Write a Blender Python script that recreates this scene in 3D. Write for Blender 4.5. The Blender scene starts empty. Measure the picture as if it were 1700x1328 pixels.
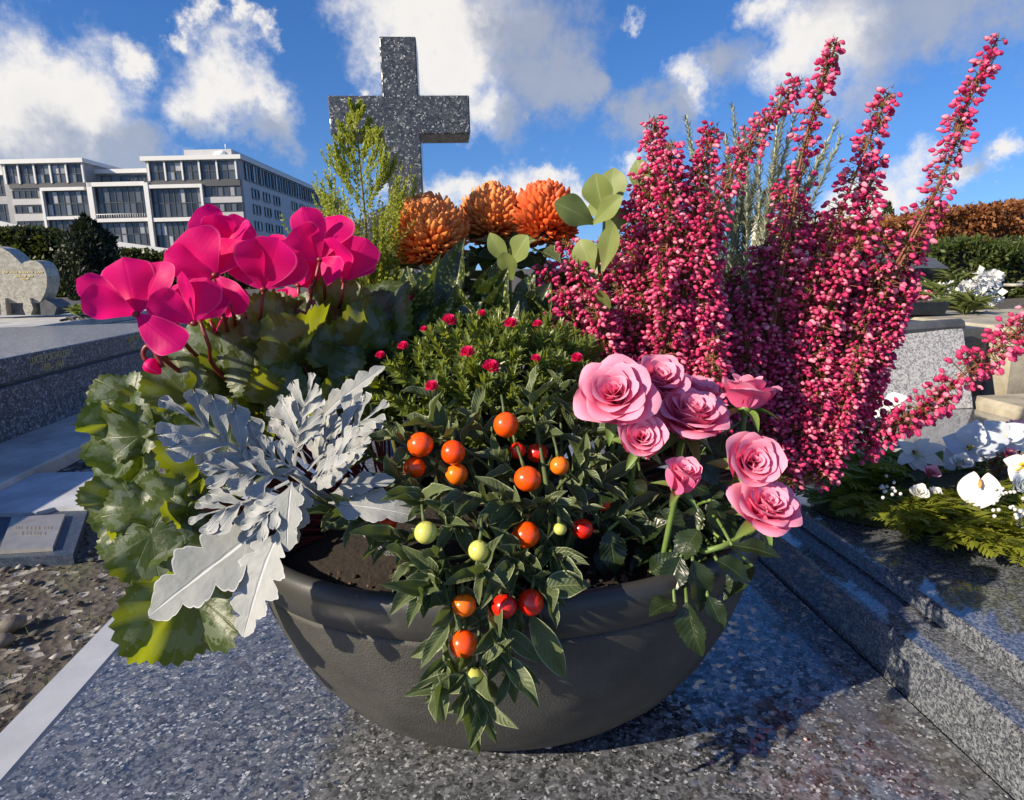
import bpy, math, random
import numpy as np
from mathutils import Vector, Matrix

random.seed(11)
rng = np.random.default_rng(11)
sc = bpy.context.scene
COL = sc.collection
R_ = math.radians

# ------------------------------------------------------------------ camera
FPX = 1100.0                      # focal length in pixels of a 1700 px wide picture
CAMZ = 0.412                      # height of the lens above the polished slab (z = 0)
PITCH = math.atan(218 / 1100); YAW = math.atan(98 / 1100); ROLL = 0.025
_r0 = Vector((math.cos(YAW), -math.sin(YAW), 0))
_fh = Vector((math.sin(YAW), math.cos(YAW), 0))
FWD = _fh * math.cos(PITCH) + Vector((0, 0, -math.sin(PITCH)))
_u0 = _fh * math.sin(PITCH) + Vector((0, 0, math.cos(PITCH)))
RGT = _r0 * math.cos(ROLL) - _u0 * math.sin(ROLL)
UPV = _r0 * math.sin(ROLL) + _u0 * math.cos(ROLL)
CAM = Vector((0, 0, CAMZ))
cd = bpy.data.cameras.new('camera'); cam = bpy.data.objects.new('camera', cd); COL.objects.link(cam)
cd.sensor_width = 36; cd.lens = 36 * FPX / 1700; cd.clip_start = 0.01; cd.clip_end = 2000
m3 = Matrix((RGT, UPV, -FWD)).transposed()
cam.matrix_world = Matrix.Translation(CAM) @ m3.to_4x4()
sc.camera = cam

def ray(px, py):
    return (FWD * FPX + RGT * (px - 850) + UPV * (664 - py)).normalized()
def P(px, py, Y):                 # point on the ray at distance Y along the tomb
    d = ray(px, py); return CAM + d * (Y / d.y)
def PZ(px, py, z):                # point on the ray at height z
    d = ray(px, py); return CAM + d * ((z - CAMZ) / d.z)
def MPP(Y): return Y / FPX        # metres per picture pixel at distance Y

# ------------------------------------------------------------------ node helpers
def N(nt, typ, ins=None, **props):
    n = nt.nodes.new(typ)
    for k, v in props.items(): setattr(n, k, v)
    for k, v in (ins or {}).items():
        s = n.inputs[k]
        if isinstance(v, bpy.types.NodeSocket): nt.links.new(v, s)
        else:
            if isinstance(v, (tuple, list)) and len(v) == 3 and s.type == 'RGBA': v = (*v, 1)
            s.default_value = v
    return n
def math_(nt, op, a, b=None, c=None, clamp=False):
    n = nt.nodes.new('ShaderNodeMath'); n.operation = op; n.use_clamp = clamp
    for i, v in enumerate((a, b, c)):
        if v is None: continue
        if isinstance(v, bpy.types.NodeSocket): nt.links.new(v, n.inputs[i])
        else: n.inputs[i].default_value = v
    return n.outputs[0]
def ramp(nt, fac, stops, interp='LINEAR'):
    n = nt.nodes.new('ShaderNodeValToRGB'); cr = n.color_ramp; cr.interpolation = interp
    while len(cr.elements) < len(stops): cr.elements.new(0.5)
    for e, (p, c) in zip(cr.elements, stops):
        e.position = p; e.color = (*c, 1) if len(c) == 3 else c
    nt.links.new(fac, n.inputs[0]); return n.outputs[0]
def mixc(nt, fac, a, b, mode='MIX'):
    n = nt.nodes.new('ShaderNodeMix'); n.data_type = 'RGBA'; n.blend_type = mode
    for s, v in ((n.inputs[0], fac), (n.inputs[6], a), (n.inputs[7], b)):
        if isinstance(v, bpy.types.NodeSocket): nt.links.new(v, s)
        else: s.default_value = (*v, 1) if isinstance(v, (tuple, list)) and len(v) == 3 else v
    return n.outputs[2]
def smooth(nt, v, lo, hi):
    n = nt.nodes.new('ShaderNodeMapRange'); n.interpolation_type = 'SMOOTHSTEP'
    nt.links.new(v, n.inputs[0]); n.inputs[1].default_value = lo; n.inputs[2].default_value = hi
    return n.outputs[0]

# ------------------------------------------------------------------ sky, sun, exposure
SUN_EL = R_(28); SUN_AZ = R_(65)          # azimuth: degrees to the left of "towards the camera"
TO_SUN = Vector((-math.sin(SUN_AZ) * math.cos(SUN_EL), -math.cos(SUN_AZ) * math.cos(SUN_EL), math.sin(SUN_EL)))
sc.view_settings.view_transform = 'Standard'; sc.view_settings.look = 'None'
sc.view_settings.exposure = 0.68; sc.view_settings.gamma = 1
sl = bpy.data.lights.new('sun', 'SUN'); sun = bpy.data.objects.new('sun', sl); COL.objects.link(sun)
sl.energy = 5.0; sl.angle = R_(0.6); sl.color = (1.0, 0.86, 0.66)
sun.rotation_euler = TO_SUN.to_track_quat('Z', 'Y').to_euler(); sun.location = (-3, -2, 6)

W = bpy.data.worlds.new('World'); sc.world = W; W.use_nodes = True
nt = W.node_tree; nt.nodes.clear()
sky = N(nt, 'ShaderNodeTexSky', sky_type='NISHITA', sun_disc=False, sun_elevation=SUN_EL,
        sun_rotation=math.atan2(TO_SUN.x, TO_SUN.y), altitude=80, air_density=1.0, dust_density=0.25, ozone_density=2.6)
tc = N(nt, 'ShaderNodeTexCoord'); D = tc.outputs['Generated']
lift = N(nt, 'ShaderNodeVectorMath', {0: D, 1: (1, 1, 0.86), 2: (0, 0, 0.14)}, operation='MULTIPLY_ADD')   # clear winter air: no yellow band at the horizon
ln_ = N(nt, 'ShaderNodeVectorMath', {0: lift.outputs[0]}, operation='NORMALIZE'); nt.links.new(ln_.outputs[0], sky.inputs[0])
hs = N(nt, 'ShaderNodeHueSaturation', {'Color': sky.outputs[0], 'Hue': 0.513, 'Saturation': 1.32, 'Value': 0.95})
wn = N(nt, 'ShaderNodeTexNoise', {'Vector': D, 'Scale': 6.0, 'Detail': 9.0, 'Roughness': 0.66})
wv = N(nt, 'ShaderNodeVectorMath', {0: wn.outputs['Color'], 1: (0.5, 0.5, 0.5)}, operation='SUBTRACT')
ws = N(nt, 'ShaderNodeVectorMath', {0: wv.outputs[0], 'Scale': 0.20}, operation='SCALE')
DW = N(nt, 'ShaderNodeVectorMath', {0: D, 1: ws.outputs[0]}, operation='ADD').outputs[0]
white = [(50,165,120),(130,165,95),(0,190,110),(90,105,55),(165,105,28),(150,210,60),(370,150,85),(335,185,60),(430,160,60),(395,95,60),(300,45,22),
         (345,8,24),(410,15,20),(455,45,24),(225,95,38),(670,40,100),(740,90,100),(650,110,50),(760,30,110),(800,160,70),(590,150,22),
         (760,325,45),(805,318,36),(890,312,32),(720,335,36),(620,335,36),(1050,300,40),(850,345,60),(940,340,40),
         (1140,150,50),(1040,18,28),(1320,90,70),(1380,70,90),(1290,30,50),(1500,300,50),(1440,335,60),(1560,290,34),(1665,268,30),(1380,345,60),(1600,300,26)]
grey = [(200,255,80),(90,245,80),(10,260,70),(250,240,50),(440,200,50),(350,215,40),(850,60,110),(880,130,90),(930,165,60),(985,165,30),(840,185,60),
        (1060,210,46),(1190,130,46),(1110,190,40),(1450,40,110),(1540,15,100),(1640,5,80),(880,205,16),(360,48,14),(1560,80,50),(1620,285,30)]
def field(lst, gain=1.0):
    acc = None
    for (px, py, r) in lst:
        d = ray(px, py)
        dist = N(nt, 'ShaderNodeVectorMath', {0: DW, 1: tuple(d)}, operation='DISTANCE').outputs['Value']
        v = math_(nt, 'MULTIPLY_ADD', dist, -1.0 / (r * 1.12 / FPX), 1.0)
        acc = v if acc is None else math_(nt, 'SMOOTH_MAX', acc, v, 0.35)
    return acc
fw = field(white); fg = field(grey)
# the same kind of broken cloud goes on outside the picture
gn = N(nt, 'ShaderNodeTexNoise', {'Vector': D, 'Scale': 2.6, 'Detail': 6.0, 'Roughness': 0.55})
cosv = N(nt, 'ShaderNodeVectorMath', {0: D, 1: tuple(FWD)}, operation='DOT_PRODUCT').outputs['Value']
outside = smooth(nt, cosv, 0.66, 0.52)
gen = math_(nt, 'MULTIPLY', math_(nt, 'MULTIPLY_ADD', gn.outputs[0], 5.0, -2.75), outside)
gen = math_(nt, 'ADD', gen, math_(nt, 'MULTIPLY_ADD', outside, 1.0, -1.0))
fw = math_(nt, 'MAXIMUM', fw, gen)
fn = N(nt, 'ShaderNodeTexNoise', {'Vector': D, 'Scale': 11.0, 'Detail': 9.0, 'Roughness': 0.62})
mx = math_(nt, 'MAXIMUM', fw, fg)
dens = math_(nt, 'ADD', mx, math_(nt, 'MULTIPLY_ADD', fn.outputs[0], 1.9, -0.95))
fac = smooth(nt, dens, -0.02, 0.80)
gsel = smooth(nt, math_(nt, 'ADD', math_(nt, 'SUBTRACT', fg, fw), math_(nt, 'MULTIPLY_ADD', fn.outputs[0], 0.9, -0.45)), -0.45, 0.5)
core = smooth(nt, dens, 0.5, 1.6)
ccol = mixc(nt, gsel, (5.7, 5.5, 5.25), (2.6, 2.75, 3.1))
ccol = mixc(nt, math_(nt, 'MULTIPLY', core, 0.30), ccol, (3.9, 3.95, 4.1))
facm = math_(nt, 'MULTIPLY', fac, math_(nt, 'MULTIPLY_ADD', gsel, -0.22, 0.97))
skyc = mixc(nt, facm, hs.outputs[0], ccol)
bg = N(nt, 'ShaderNodeBackground', {'Color': skyc, 'Strength': 0.105})
W.cycles.sampling_method = "MANUAL"; W.cycles.sample_map_resolution = 256
wo = N(nt, 'ShaderNodeOutputWorld', {'Surface': bg.outputs[0]})

# ------------------------------------------------------------------ mesh helpers
WORLD_OF = {}                      # object -> world matrix, kept by hand (no depsgraph needed)
class MB:
    def __init__(s): s.v = []; s.f = []; s.uv = []
    def add(s, vs, fs, uvs=None):
        b = len(s.v); s.v += [tuple(x) for x in vs]; s.f += [tuple(i + b for i in f) for f in fs]
        s.uv += list(uvs) if uvs is not None else [(0.5, 0.5)] * len(vs)
    def grid(s, rows, wrap=False):
        n = len(rows); m = len(rows[0]); vs = []; uv = []; fs = []
        for i, r in enumerate(rows):
            for j, p in enumerate(r):
                vs.append(p); uv.append((i / max(n - 1, 1), j / max(m - 1, 1)))
        for i in range(n - 1):
            for j in range(m if wrap else m - 1):
                k = (j + 1) % m
                fs.append((i * m + j, i * m + k, (i + 1) * m + k, (i + 1) * m + j))
        s.add(vs, fs, uv)
    def tube(s, path, rad, n=6, caps=True):
        path = [Vector(p) for p in path]; k = len(path)
        if not hasattr(rad, '__len__'): rad = [rad] * k
        elif len(rad) != k: rad = list(np.interp(np.linspace(0, 1, k), np.linspace(0, 1, len(rad)), rad))
        t0 = (path[1] - path[0]).normalized()
        a = t0.orthogonal().normalized(); rows = []
        for i in range(k):
            t = (path[min(i + 1, k - 1)] - path[max(i - 1, 0)])
            t = t.normalized() if t.length > 1e-9 else t0
            a = (a - t * a.dot(t)); a = a.normalized() if a.length > 1e-6 else t.orthogonal().normalized()
            b = t.cross(a)
            rows.append([path[i] + (a * math.cos(q) + b * math.sin(q)) * rad[i] for q in [2 * math.pi * j / n for j in range(n)]])
        base = len(s.v); s.grid(rows, wrap=True)
        if caps:
            s.f.append(tuple(base + j for j in reversed(range(n)))); s.f.append(tuple(base + (k - 1) * n + j for j in range(n)))
    def lathe(s, prof, c=(0, 0, 0), n=24, sx=1, sy=1, axis=None):
        rows = []
        for (r, z) in prof:
            rows.append([Vector((c[0] + r * sx * math.cos(2 * math.pi * j / n), c[1] + r * sy * math.sin(2 * math.pi * j / n), c[2] + z)) for j in range(n)])
        s.grid(rows, wrap=True)
    def ball(s, c, r, nu=12, nv=8, sc_=(1, 1, 1)):
        prof = [(max(math.sin(math.pi * i / nv), 1e-4) * r, -math.cos(math.pi * i / nv) * r) for i in range(nv + 1)]
        b = len(s.v); s.lathe([(p[0], p[1] * sc_[2]) for p in prof], c, nu, sc_[0], sc_[1])
    def box(s, x0, x1, y0, y1, z0, z1, bev=0.0):
        if bev <= 0:
            vs = [(x, y, z) for z in (z0, z1) for y in (y0, y1) for x in (x0, x1)]
            s.add(vs, [(0, 2, 3, 1), (4, 5, 7, 6), (0, 1, 5, 4), (2, 6, 7, 3), (0, 4, 6, 2), (1, 3, 7, 5)])
            return
        b = bev
        def ring(z, i): return [(x0 + i, y0 + i, z), (x1 - i, y0 + i, z), (x1 - i, y1 - i, z), (x0 + i, y1 - i, z)]
        vs = []
        for z, i in ((z0, b), (z0 + b, 0), (z1 - b, 0), (z1, b)): vs += ring(z, i)
        fs = [(3, 2, 1, 0), (12, 13, 14, 15)]
        for k in range(3):
            for j in range(4): fs.append((k * 4 + j, k * 4 + (j + 1) % 4, (k + 1) * 4 + (j + 1) % 4, (k + 1) * 4 + j))
        s.add(vs, fs)
    def prism(s, poly, d, bev=0):          # poly: 3D points of the front face, d: depth vector
        poly = [Vector(p) for p in poly]; d = Vector(d); n = len(poly)
        s.add(poly + [p + d for p in poly], [tuple(range(n))] + [tuple(reversed(range(n, 2 * n)))] +
              [(i, i + n, (i + 1) % n + n, (i + 1) % n) for i in range(n)])
    def mesh(s, name, mat=None, smooth_=True):
        me = bpy.data.meshes.new(name); me.from_pydata(s.v, [], s.f)
        if mat: me.materials.append(mat)
        uvl = me.uv_layers.new(name='UVMap')
        li = np.empty(len(me.loops), dtype=np.int32); me.loops.foreach_get('vertex_index', li)
        uvl.data.foreach_set('uv', np.array(s.uv, dtype=np.float32)[li].ravel())
        if smooth_: me.shade_smooth()
        me.update(); return me
def np_mesh(name, v, f, mat, smooth_=True, uv=None):      # v (n,3), f (k,m) all the same size
    v = np.asarray(v, dtype=np.float32); f = np.asarray(f, dtype=np.int32)
    me = bpy.data.meshes.new(name); me.vertices.add(len(v)); me.vertices.foreach_set('co', v.ravel())
    k, m = f.shape; me.loops.add(k * m); me.loops.foreach_set('vertex_index', f.ravel())
    me.polygons.add(k); me.polygons.foreach_set('loop_start', np.arange(0, k * m, m, dtype=np.int32))
    if uv is not None:
        l = me.uv_layers.new(name='UVMap'); l.data.foreach_set('uv', np.asarray(uv, dtype=np.float32)[f.ravel()].ravel())
    me.update(calc_edges=True)
    if smooth_: me.shade_smooth()
    if mat: me.materials.append(mat)
    return me
def stamp(uv_, uf, mats, offs):    # many copies of a small mesh as one: unit verts, faces, (k,3,3), (k,3)
    k = len(offs); n = len(uv_)
    v = np.einsum('kij,nj->kni', mats, uv_) + offs[:, None, :]
    f = (np.asarray(uf)[None] + (np.arange(k) * n)[:, None, None])
    return v.reshape(-1, 3), f.reshape(-1, f.shape[2])

def tag(o, label=None, cat=None, group=None, kind=None):
    if label: o['label'] = label
    if cat: o['category'] = cat
    if group: o['group'] = group
    if kind: o['kind'] = kind
    return o
def thing(name, loc, label, cat, group=None, rotz=0):
    o = bpy.data.objects.new(name, None); COL.objects.link(o); o.empty_display_size = 0.02
    o.location = loc; o.rotation_euler = (0, 0, rotz)
    WORLD_OF[o] = Matrix.Translation(Vector(loc)) @ Matrix.Rotation(rotz, 4, 'Z')
    return tag(o, label, cat, group)
def put(name, me, parent=None, M=None):      # M: world matrix
    o = bpy.data.objects.new(name, me); COL.objects.link(o)
    M = M if M is not None else Matrix.Identity(4)
    WORLD_OF[o] = M.copy()
    if parent is not None:
        o.parent = parent; o.matrix_basis = WORLD_OF[parent].inverted() @ M
    else: o.matrix_basis = M
    return o
def part(name, mb, mat, parent=None, smooth_=True, kind=None):   # mesh given in world coordinates
    vs = np.array(mb.v); c = Vector(vs.mean(axis=0)) if parent is not None or True else Vector()
    mb.v = [tuple(p) for p in (vs - np.array(c))]
    o = put(name, mb.mesh(name, mat, smooth_), parent, Matrix.Translation(c))
    if kind: o['kind'] = kind
    return o
def np_part(name, v, f, mat, parent=None, smooth_=True, kind=None, uv=None):
    c = v.mean(axis=0); o = put(name, np_mesh(name, v - c, f, mat, smooth_, uv), parent, Matrix.Translation(Vector(c)))
    if kind: o['kind'] = kind
    return o
def frame(y, z):                   # rotation whose Y column is y and Z column is close to z
    y = Vector(y).normalized(); z = Vector(z); x = y.cross(z)
    if x.length < 1e-6: x = y.orthogonal()
    x.normalize(); z = x.cross(y).normalized()
    return Matrix((x, y, z)).transposed()
def basis(loc, y, z, sx, sy, sz):
    m = frame(y, z); m = Matrix((m.col[0] * sx, m.col[1] * sy, m.col[2] * sz)).transposed()
    return Matrix.Translation(Vector(loc)) @ m.to_4x4()
def rv(s=1.0): return Vector((random.uniform(-s, s), random.uniform(-s, s), random.uniform(-s, s)))
def bez(pts, n):                   # smooth path through points (Catmull-Rom)
    pts = [Vector(p) for p in pts]; q = [pts[0] * 2 - pts[1]] + pts + [pts[-1] * 2 - pts[-2]]; out = []
    segs = len(pts) - 1
    for i in range(n):
        t = i / (n - 1) * segs; k = min(int(t), segs - 1); u = t - k
        a, b, c, d = q[k:k + 4]
        out.append(0.5 * ((2 * b) + (c - a) * u + (2 * a - 5 * b + 4 * c - d) * u * u + (-a + 3 * b - 3 * c + d) * u ** 3))
    return out

# ------------------------------------------------------------------ materials
def newmat(name):
    m = bpy.data.materials.new(name); m.use_nodes = True; nt = m.node_tree; nt.nodes.clear()
    out = nt.nodes.new('ShaderNodeOutputMaterial'); return m, nt, out
def plain(name, col, rough=0.5, spec=0.5, noise=0.0, nscale=40, bump=0.0, bscale=200, metal=0.0, sheen=0.0, col2=None, coat=0.0):
    m, nt, out = newmat(name)
    tc = N(nt, 'ShaderNodeTexCoord')
    c = None
    if noise or col2:
        nz = N(nt, 'ShaderNodeTexNoise', {'Vector': tc.outputs['Object'], 'Scale': nscale, 'Detail': 6.0, 'Roughness': 0.65})
        lo = tuple(x * (1 - noise) for x in col); hi = col2 or tuple(min(x * (1 + noise), 1) for x in col)
        c = ramp(nt, nz.outputs[0], [(0.3, lo), (0.7, hi)])
    b = N(nt, 'ShaderNodeBsdfPrincipled', {'Base Color': c if c is not None else col, 'Roughness': rough, 'Specular IOR Level': spec, 'Metallic': metal, 'Sheen Weight': sheen, 'Coat Weight': coat})
    if bump:
        bz = N(nt, 'ShaderNodeTexNoise', {'Vector': tc.outputs['Object'], 'Scale': bscale, 'Detail': 4.0})
        bp = N(nt, 'ShaderNodeBump', {'Height': bz.outputs[0], 'Strength': bump, 'Distance': 0.002})
        nt.links.new(bp.outputs[0], b.inputs['Normal'])
    nt.links.new(b.outputs[0], out.inputs[0]); return m
def granite(name, stops, scale, rough=0.12, spec=0.5, flash=None, dirt=None, fine=None, stretch=(1, 1, 1), clear=0.0, tilt=0.0):
    """crystals: Voronoi cells of random shade; flash: (share, colour) of bright silvery crystals"""
    m, nt, out = newmat(name)
    geo = N(nt, 'ShaderNodeNewGeometry'); mp = N(nt, 'ShaderNodeMapping', {'Vector': geo.outputs['Position'], 'Scale': stretch})
    wz = N(nt, 'ShaderNodeTexNoise', {'Vector': mp.outputs[0], 'Scale': scale * 1.6, 'Detail': 2.0})
    wv = N(nt, 'ShaderNodeVectorMath', {0: wz.outputs['Color'], 'Scale': 0.55 / scale}, operation='SCALE')
    wa = N(nt, 'ShaderNodeVectorMath', {0: mp.outputs[0], 1: wv.outputs[0]}, operation='ADD')
    v = N(nt, 'ShaderNodeTexVoronoi', {'Vector': wa.outputs[0], 'Scale': scale, 'Randomness': 1.0})
    sep = N(nt, 'ShaderNodeSeparateColor', {'Color': v.outputs['Color']})
    c = ramp(nt, sep.outputs[0], stops)
    v2 = N(nt, 'ShaderNodeTexVoronoi', {'Vector': wa.outputs[0], 'Scale': scale * 2.7, 'Randomness': 1.0})
    s2 = N(nt, 'ShaderNodeSeparateColor', {'Color': v2.outputs['Color']})
    c = mixc(nt, 0.45, c, ramp(nt, s2.outputs[1], stops))
    if fine:
        c = mixc(nt, smooth(nt, s2.outputs[2], fine[0], fine[0] + 0.05), c, fine[1])
    if flash:
        fl_ = math_(nt, 'MULTIPLY', smooth(nt, sep.outputs[1], 1 - flash[0] * 4, 1 - flash[0] * 4 + 0.02), smooth(nt, s2.outputs[0], 0.55, 0.75))
        c = mixc(nt, math_(nt, 'MULTIPLY', fl_, math_(nt, 'MULTIPLY_ADD', s2.outputs[1], 0.8, 0.2)), c, flash[1])
    big = N(nt, 'ShaderNodeTexNoise', {'Vector': geo.outputs['Position'], 'Scale': 9.0, 'Detail': 5.0, 'Roughness': 0.6})
    rg = rough
    if dirt:
        dm = smooth(nt, big.outputs[0], dirt[0], dirt[0] + 0.12)
        c = mixc(nt, math_(nt, 'MULTIPLY', dm, dirt[2]), c, dirt[1])
        rg = math_(nt, 'MULTIPLY_ADD', dm, 0.25, rough)
    b = N(nt, 'ShaderNodeBsdfPrincipled', {'Base Color': c, 'Roughness': rg, 'Specular IOR Level': spec, 'Coat Weight': clear, 'Coat Roughness': 0.06})
    if tilt:
        cv = N(nt, 'ShaderNodeVectorMath', {0: v.outputs['Color'], 1: (0.5, 0.5, 0.5)}, operation='SUBTRACT')
        cs = N(nt, 'ShaderNodeVectorMath', {0: cv.outputs[0], 'Scale': tilt}, operation='SCALE')
        ca = N(nt, 'ShaderNodeVectorMath', {0: geo.outputs['Normal'], 1: cs.outputs[0]}, operation='ADD')
        cn = N(nt, 'ShaderNodeVectorMath', {0: ca.outputs[0]}, operation='NORMALIZE')
        nt.links.new(cn.outputs[0], b.inputs['Normal'])
    nt.links.new(b.outputs[0], out.inputs[0]); return m
def leafmat(name, c1, c2, tcol, trans=0.35, rough=0.45, spec=0.4, edge=None, mid=None, spots=None, veins=0.0, zone=None, back=None, tip=None, nscale=60, bump=0.15, fuzz=0.0):
    """leaf: UV u runs base to tip, v across (0.5 = midrib); colour varies by leaf and by noise; light comes through it"""
    m, nt, out = newmat(name)
    uvn = N(nt, 'ShaderNodeUVMap'); sp = N(nt, 'ShaderNodeSeparateXYZ', {0: uvn.outputs[0]})
    u, v = sp.outputs[0], sp.outputs[1]
    oi = N(nt, 'ShaderNodeObjectInfo'); geo = N(nt, 'ShaderNodeNewGeometry')
    nz = N(nt, 'ShaderNodeTexNoise', {'Vector': geo.outputs['Position'], 'Scale': nscale, 'Detail': 4.0})
    rnd = math_(nt, 'FRACT', math_(nt, 'ADD', oi.outputs['Random'], geo.outputs['Random Per Island']))
    fac = math_(nt, 'ADD', math_(nt, 'MULTIPLY', nz.outputs[0], 0.6), math_(nt, 'MULTIPLY_ADD', rnd, 0.8, -0.2), clamp=True)
    c = mixc(nt, fac, c1, c2)
    av = math_(nt, 'ABSOLUTE', math_(nt, 'SUBTRACT', v, 0.5))
    if zone:      # marbled zone on round leaves: u is the radius
        tri = math_(nt, 'ABSOLUTE', math_(nt, 'SUBTRACT', math_(nt, 'FRACT', math_(nt, 'MULTIPLY', v, 9.0)), 0.5))
        zz = math_(nt, 'ADD', math_(nt, 'MULTIPLY_ADD', tri, 0.30, u), math_(nt, 'MULTIPLY_ADD', nz.outputs[0], 0.5, -0.32))
        zf = math_(nt, 'MULTIPLY', smooth(nt, zz, zone[0], zone[0] + 0.04), smooth(nt, zz, zone[1] + 0.04, zone[1]))
        c = mixc(nt, zf, c, zone[2])
        c = mixc(nt, math_(nt, 'MULTIPLY', smooth(nt, tri, 0.455, 0.49), 0.6), c, (.13, .16, .08))
    if tip: c = mixc(nt, smooth(nt, u, tip[0], tip[1]), c, tip[2])
    if spots:
        vo = N(nt, 'ShaderNodeTexVoronoi', {'Vector': N(nt, 'ShaderNodeVectorMath', {0: geo.outputs['Position'], 1: N(nt, 'ShaderNodeVectorMath', {0: N(nt, 'ShaderNodeTexNoise', {'Vector': geo.outputs['Position'], 'Scale': 300.0}).outputs['Color'], 'Scale': 0.006}, operation='SCALE').outputs[0]}, operation='ADD').outputs[0], 'Scale': spots[0], 'Randomness': 1.0})
        c = mixc(nt, smooth(nt, vo.outputs['Distance'], spots[1], spots[1] - 0.06), c, spots[2])
    if mid: c = mixc(nt, smooth(nt, av, mid[0], mid[0] * 0.4), c, mid[1])
    if edge: c = mixc(nt, smooth(nt, av, 0.5 - edge[0], 0.5 - edge[0] * 0.6), c, edge[1])
    if back is not None: c = mixc(nt, math_(nt, 'MULTIPLY', geo.outputs['Backfacing'], 0.85), c, back)
    b = N(nt, 'ShaderNodeBsdfPrincipled', {'Base Color': c, 'Roughness': rough, 'Specular IOR Level': spec, 'Sheen Weight': fuzz, 'Sheen Roughness': 0.6})
    h = nz.outputs[0]
    if zone: h = math_(nt, 'SUBTRACT', h, math_(nt, 'MULTIPLY', smooth(nt, tri, 0.44, 0.5), 0.5))
    if veins:
        wv = math_(nt, 'SINE', math_(nt, 'MULTIPLY', math_(nt, 'SUBTRACT', u, math_(nt, 'MULTIPLY', av, 0.5)), 6.283 * 9))
        h = math_(nt, 'ADD', h, math_(nt, 'MULTIPLY', wv, veins))
        h = math_(nt, 'SUBTRACT', h, smooth(nt, av, 0.05, 0.0))
    bp = N(nt, 'ShaderNodeBump', {'Height': h, 'Strength': bump, 'Distance': 0.002}); nt.links.new(bp.outputs[0], b.inputs['Normal'])
    t = N(nt, 'ShaderNodeBsdfTranslucent', {'Color': mixc(nt, fac, tcol, tuple(x * 0.75 for x in tcol))})
    ms = N(nt, 'ShaderNodeMixShader', {0: trans, 1: b.outputs[0], 2: t.outputs[0]})
    nt.links.new(ms.outputs[0], out.inputs[0]); return m
def island(name, c1, c2, rough=0.45, trans=0.0, tcol=None, spec=0.4, c3=None):
    """colour picked afresh for every loose piece"""
    m, nt, out = newmat(name); geo = N(nt, 'ShaderNodeNewGeometry'); oi = N(nt, 'ShaderNodeObjectInfo')
    rnd = math_(nt, 'FRACT', math_(nt, 'ADD', oi.outputs['Random'], geo.outputs['Random Per Island']))
    st = [(0.0, c1), (1.0, c2)] if c3 is None else [(0.0, c1), (0.6, c2), (1.0, c3)]
    c = ramp(nt, rnd, st)
    b = N(nt, 'ShaderNodeBsdfPrincipled', {'Base Color': c, 'Roughness': rough, 'Specular IOR Level': spec})
    if trans:
        t = N(nt, 'ShaderNodeBsdfTranslucent', {'Color': tcol or c2}); ms = N(nt, 'ShaderNodeMixShader', {0: trans, 1: b.outputs[0], 2: t.outputs[0]})
        nt.links.new(ms.outputs[0], out.inputs[0])
    else: nt.links.new(b.outputs[0], out.inputs[0])
    return m

# ------------------------------------------------------------------ stone materials
M_pearl = granite('blue pearl granite', [(0.0, (0.010, 0.011, 0.012)), (0.30, (0.040, 0.043, 0.048)), (0.65, (0.105, 0.113, 0.126)), (1.0, (0.27, 0.28, 0.30))],
                  165, rough=0.12, spec=0.6, flash=(0.035, (0.55, 0.56, 0.58)), dirt=(0.55, (0.080, 0.068, 0.054), 0.6), clear=0.9, tilt=0.30, fine=(0.93, (0.36, 0.38, 0.42)))
M_cross = granite('dark pearl granite', [(0.0, (0.012, 0.013, 0.015)), (0.5, (0.04, 0.043, 0.048)), (0.8, (0.085, 0.088, 0.092)), (1.0, (0.17, 0.17, 0.17))],
                  95, rough=0.22, spec=0.5, flash=(0.02, (0.5, 0.5, 0.48)), clear=0.2, tilt=0.3, fine=(0.9, (0.3, 0.3, 0.3)))
M_speck = granite('speckled grey granite', [(0.0, (0.014, 0.017, 0.022)), (0.45, (0.045, 0.052, 0.065)), (0.6, (0.15, 0.165, 0.19)), (1.0, (0.28, 0.295, 0.32))],
                  430, rough=0.12, spec=0.6, dirt=(0.66, (0.26, 0.25, 0.23), 0.6), clear=1.0)
M_lspeck = granite('light speckled granite', [(0.0, (0.06, 0.065, 0.07)), (0.35, (0.20, 0.20, 0.21)), (0.5, (0.46, 0.46, 0.46)), (1.0, (0.58, 0.57, 0.56))], 300, rough=0.35)
M_tomb = granite('dark speckled granite', [(0.0, (0.02, 0.024, 0.032)), (0.5, (0.055, 0.062, 0.078)), (0.8, (0.15, 0.16, 0.19)), (1.0, (0.32, 0.33, 0.36))], 95, rough=0.3, fine=(0.92, (0.5, 0.5, 0.5)))
M_beige = granite('beige granite', [(0.0, (0.22, 0.20, 0.16)), (0.5, (0.33, 0.31, 0.25)), (1.0, (0.48, 0.46, 0.38))], 60, rough=0.35)
M_pale = plain('pale weathered stone', (0.42, 0.42, 0.40), 0.7, noise=0.35, nscale=7, bump=0.3, bscale=90)
M_strip = plain('pale grey polished edge', (0.40, 0.42, 0.45), 0.35, noise=0.12, nscale=14, bump=0.05)
M_dstone = plain('dark grey stone', (0.07, 0.075, 0.08), 0.5, noise=0.4, nscale=18, bump=0.3)
M_black = plain('black polished stone', (0.012, 0.013, 0.015), 0.18, noise=0.3, nscale=40)
M_rough = plain('weathered sandstone', (0.34, 0.31, 0.24), 0.85, noise=0.45, nscale=11, bump=0.6, bscale=60)
M_gold = plain('faded gold leaf', (0.55, 0.43, 0.20), 0.4, noise=0.3, nscale=80, metal=0.3)
M_bronze = plain('dark bronze', (0.045, 0.045, 0.04), 0.45, metal=0.5, noise=0.3)
M_plate = plain('brushed metal plate', (0.42, 0.40, 0.36), 0.42, metal=0.6, noise=0.18, nscale=25)

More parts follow.
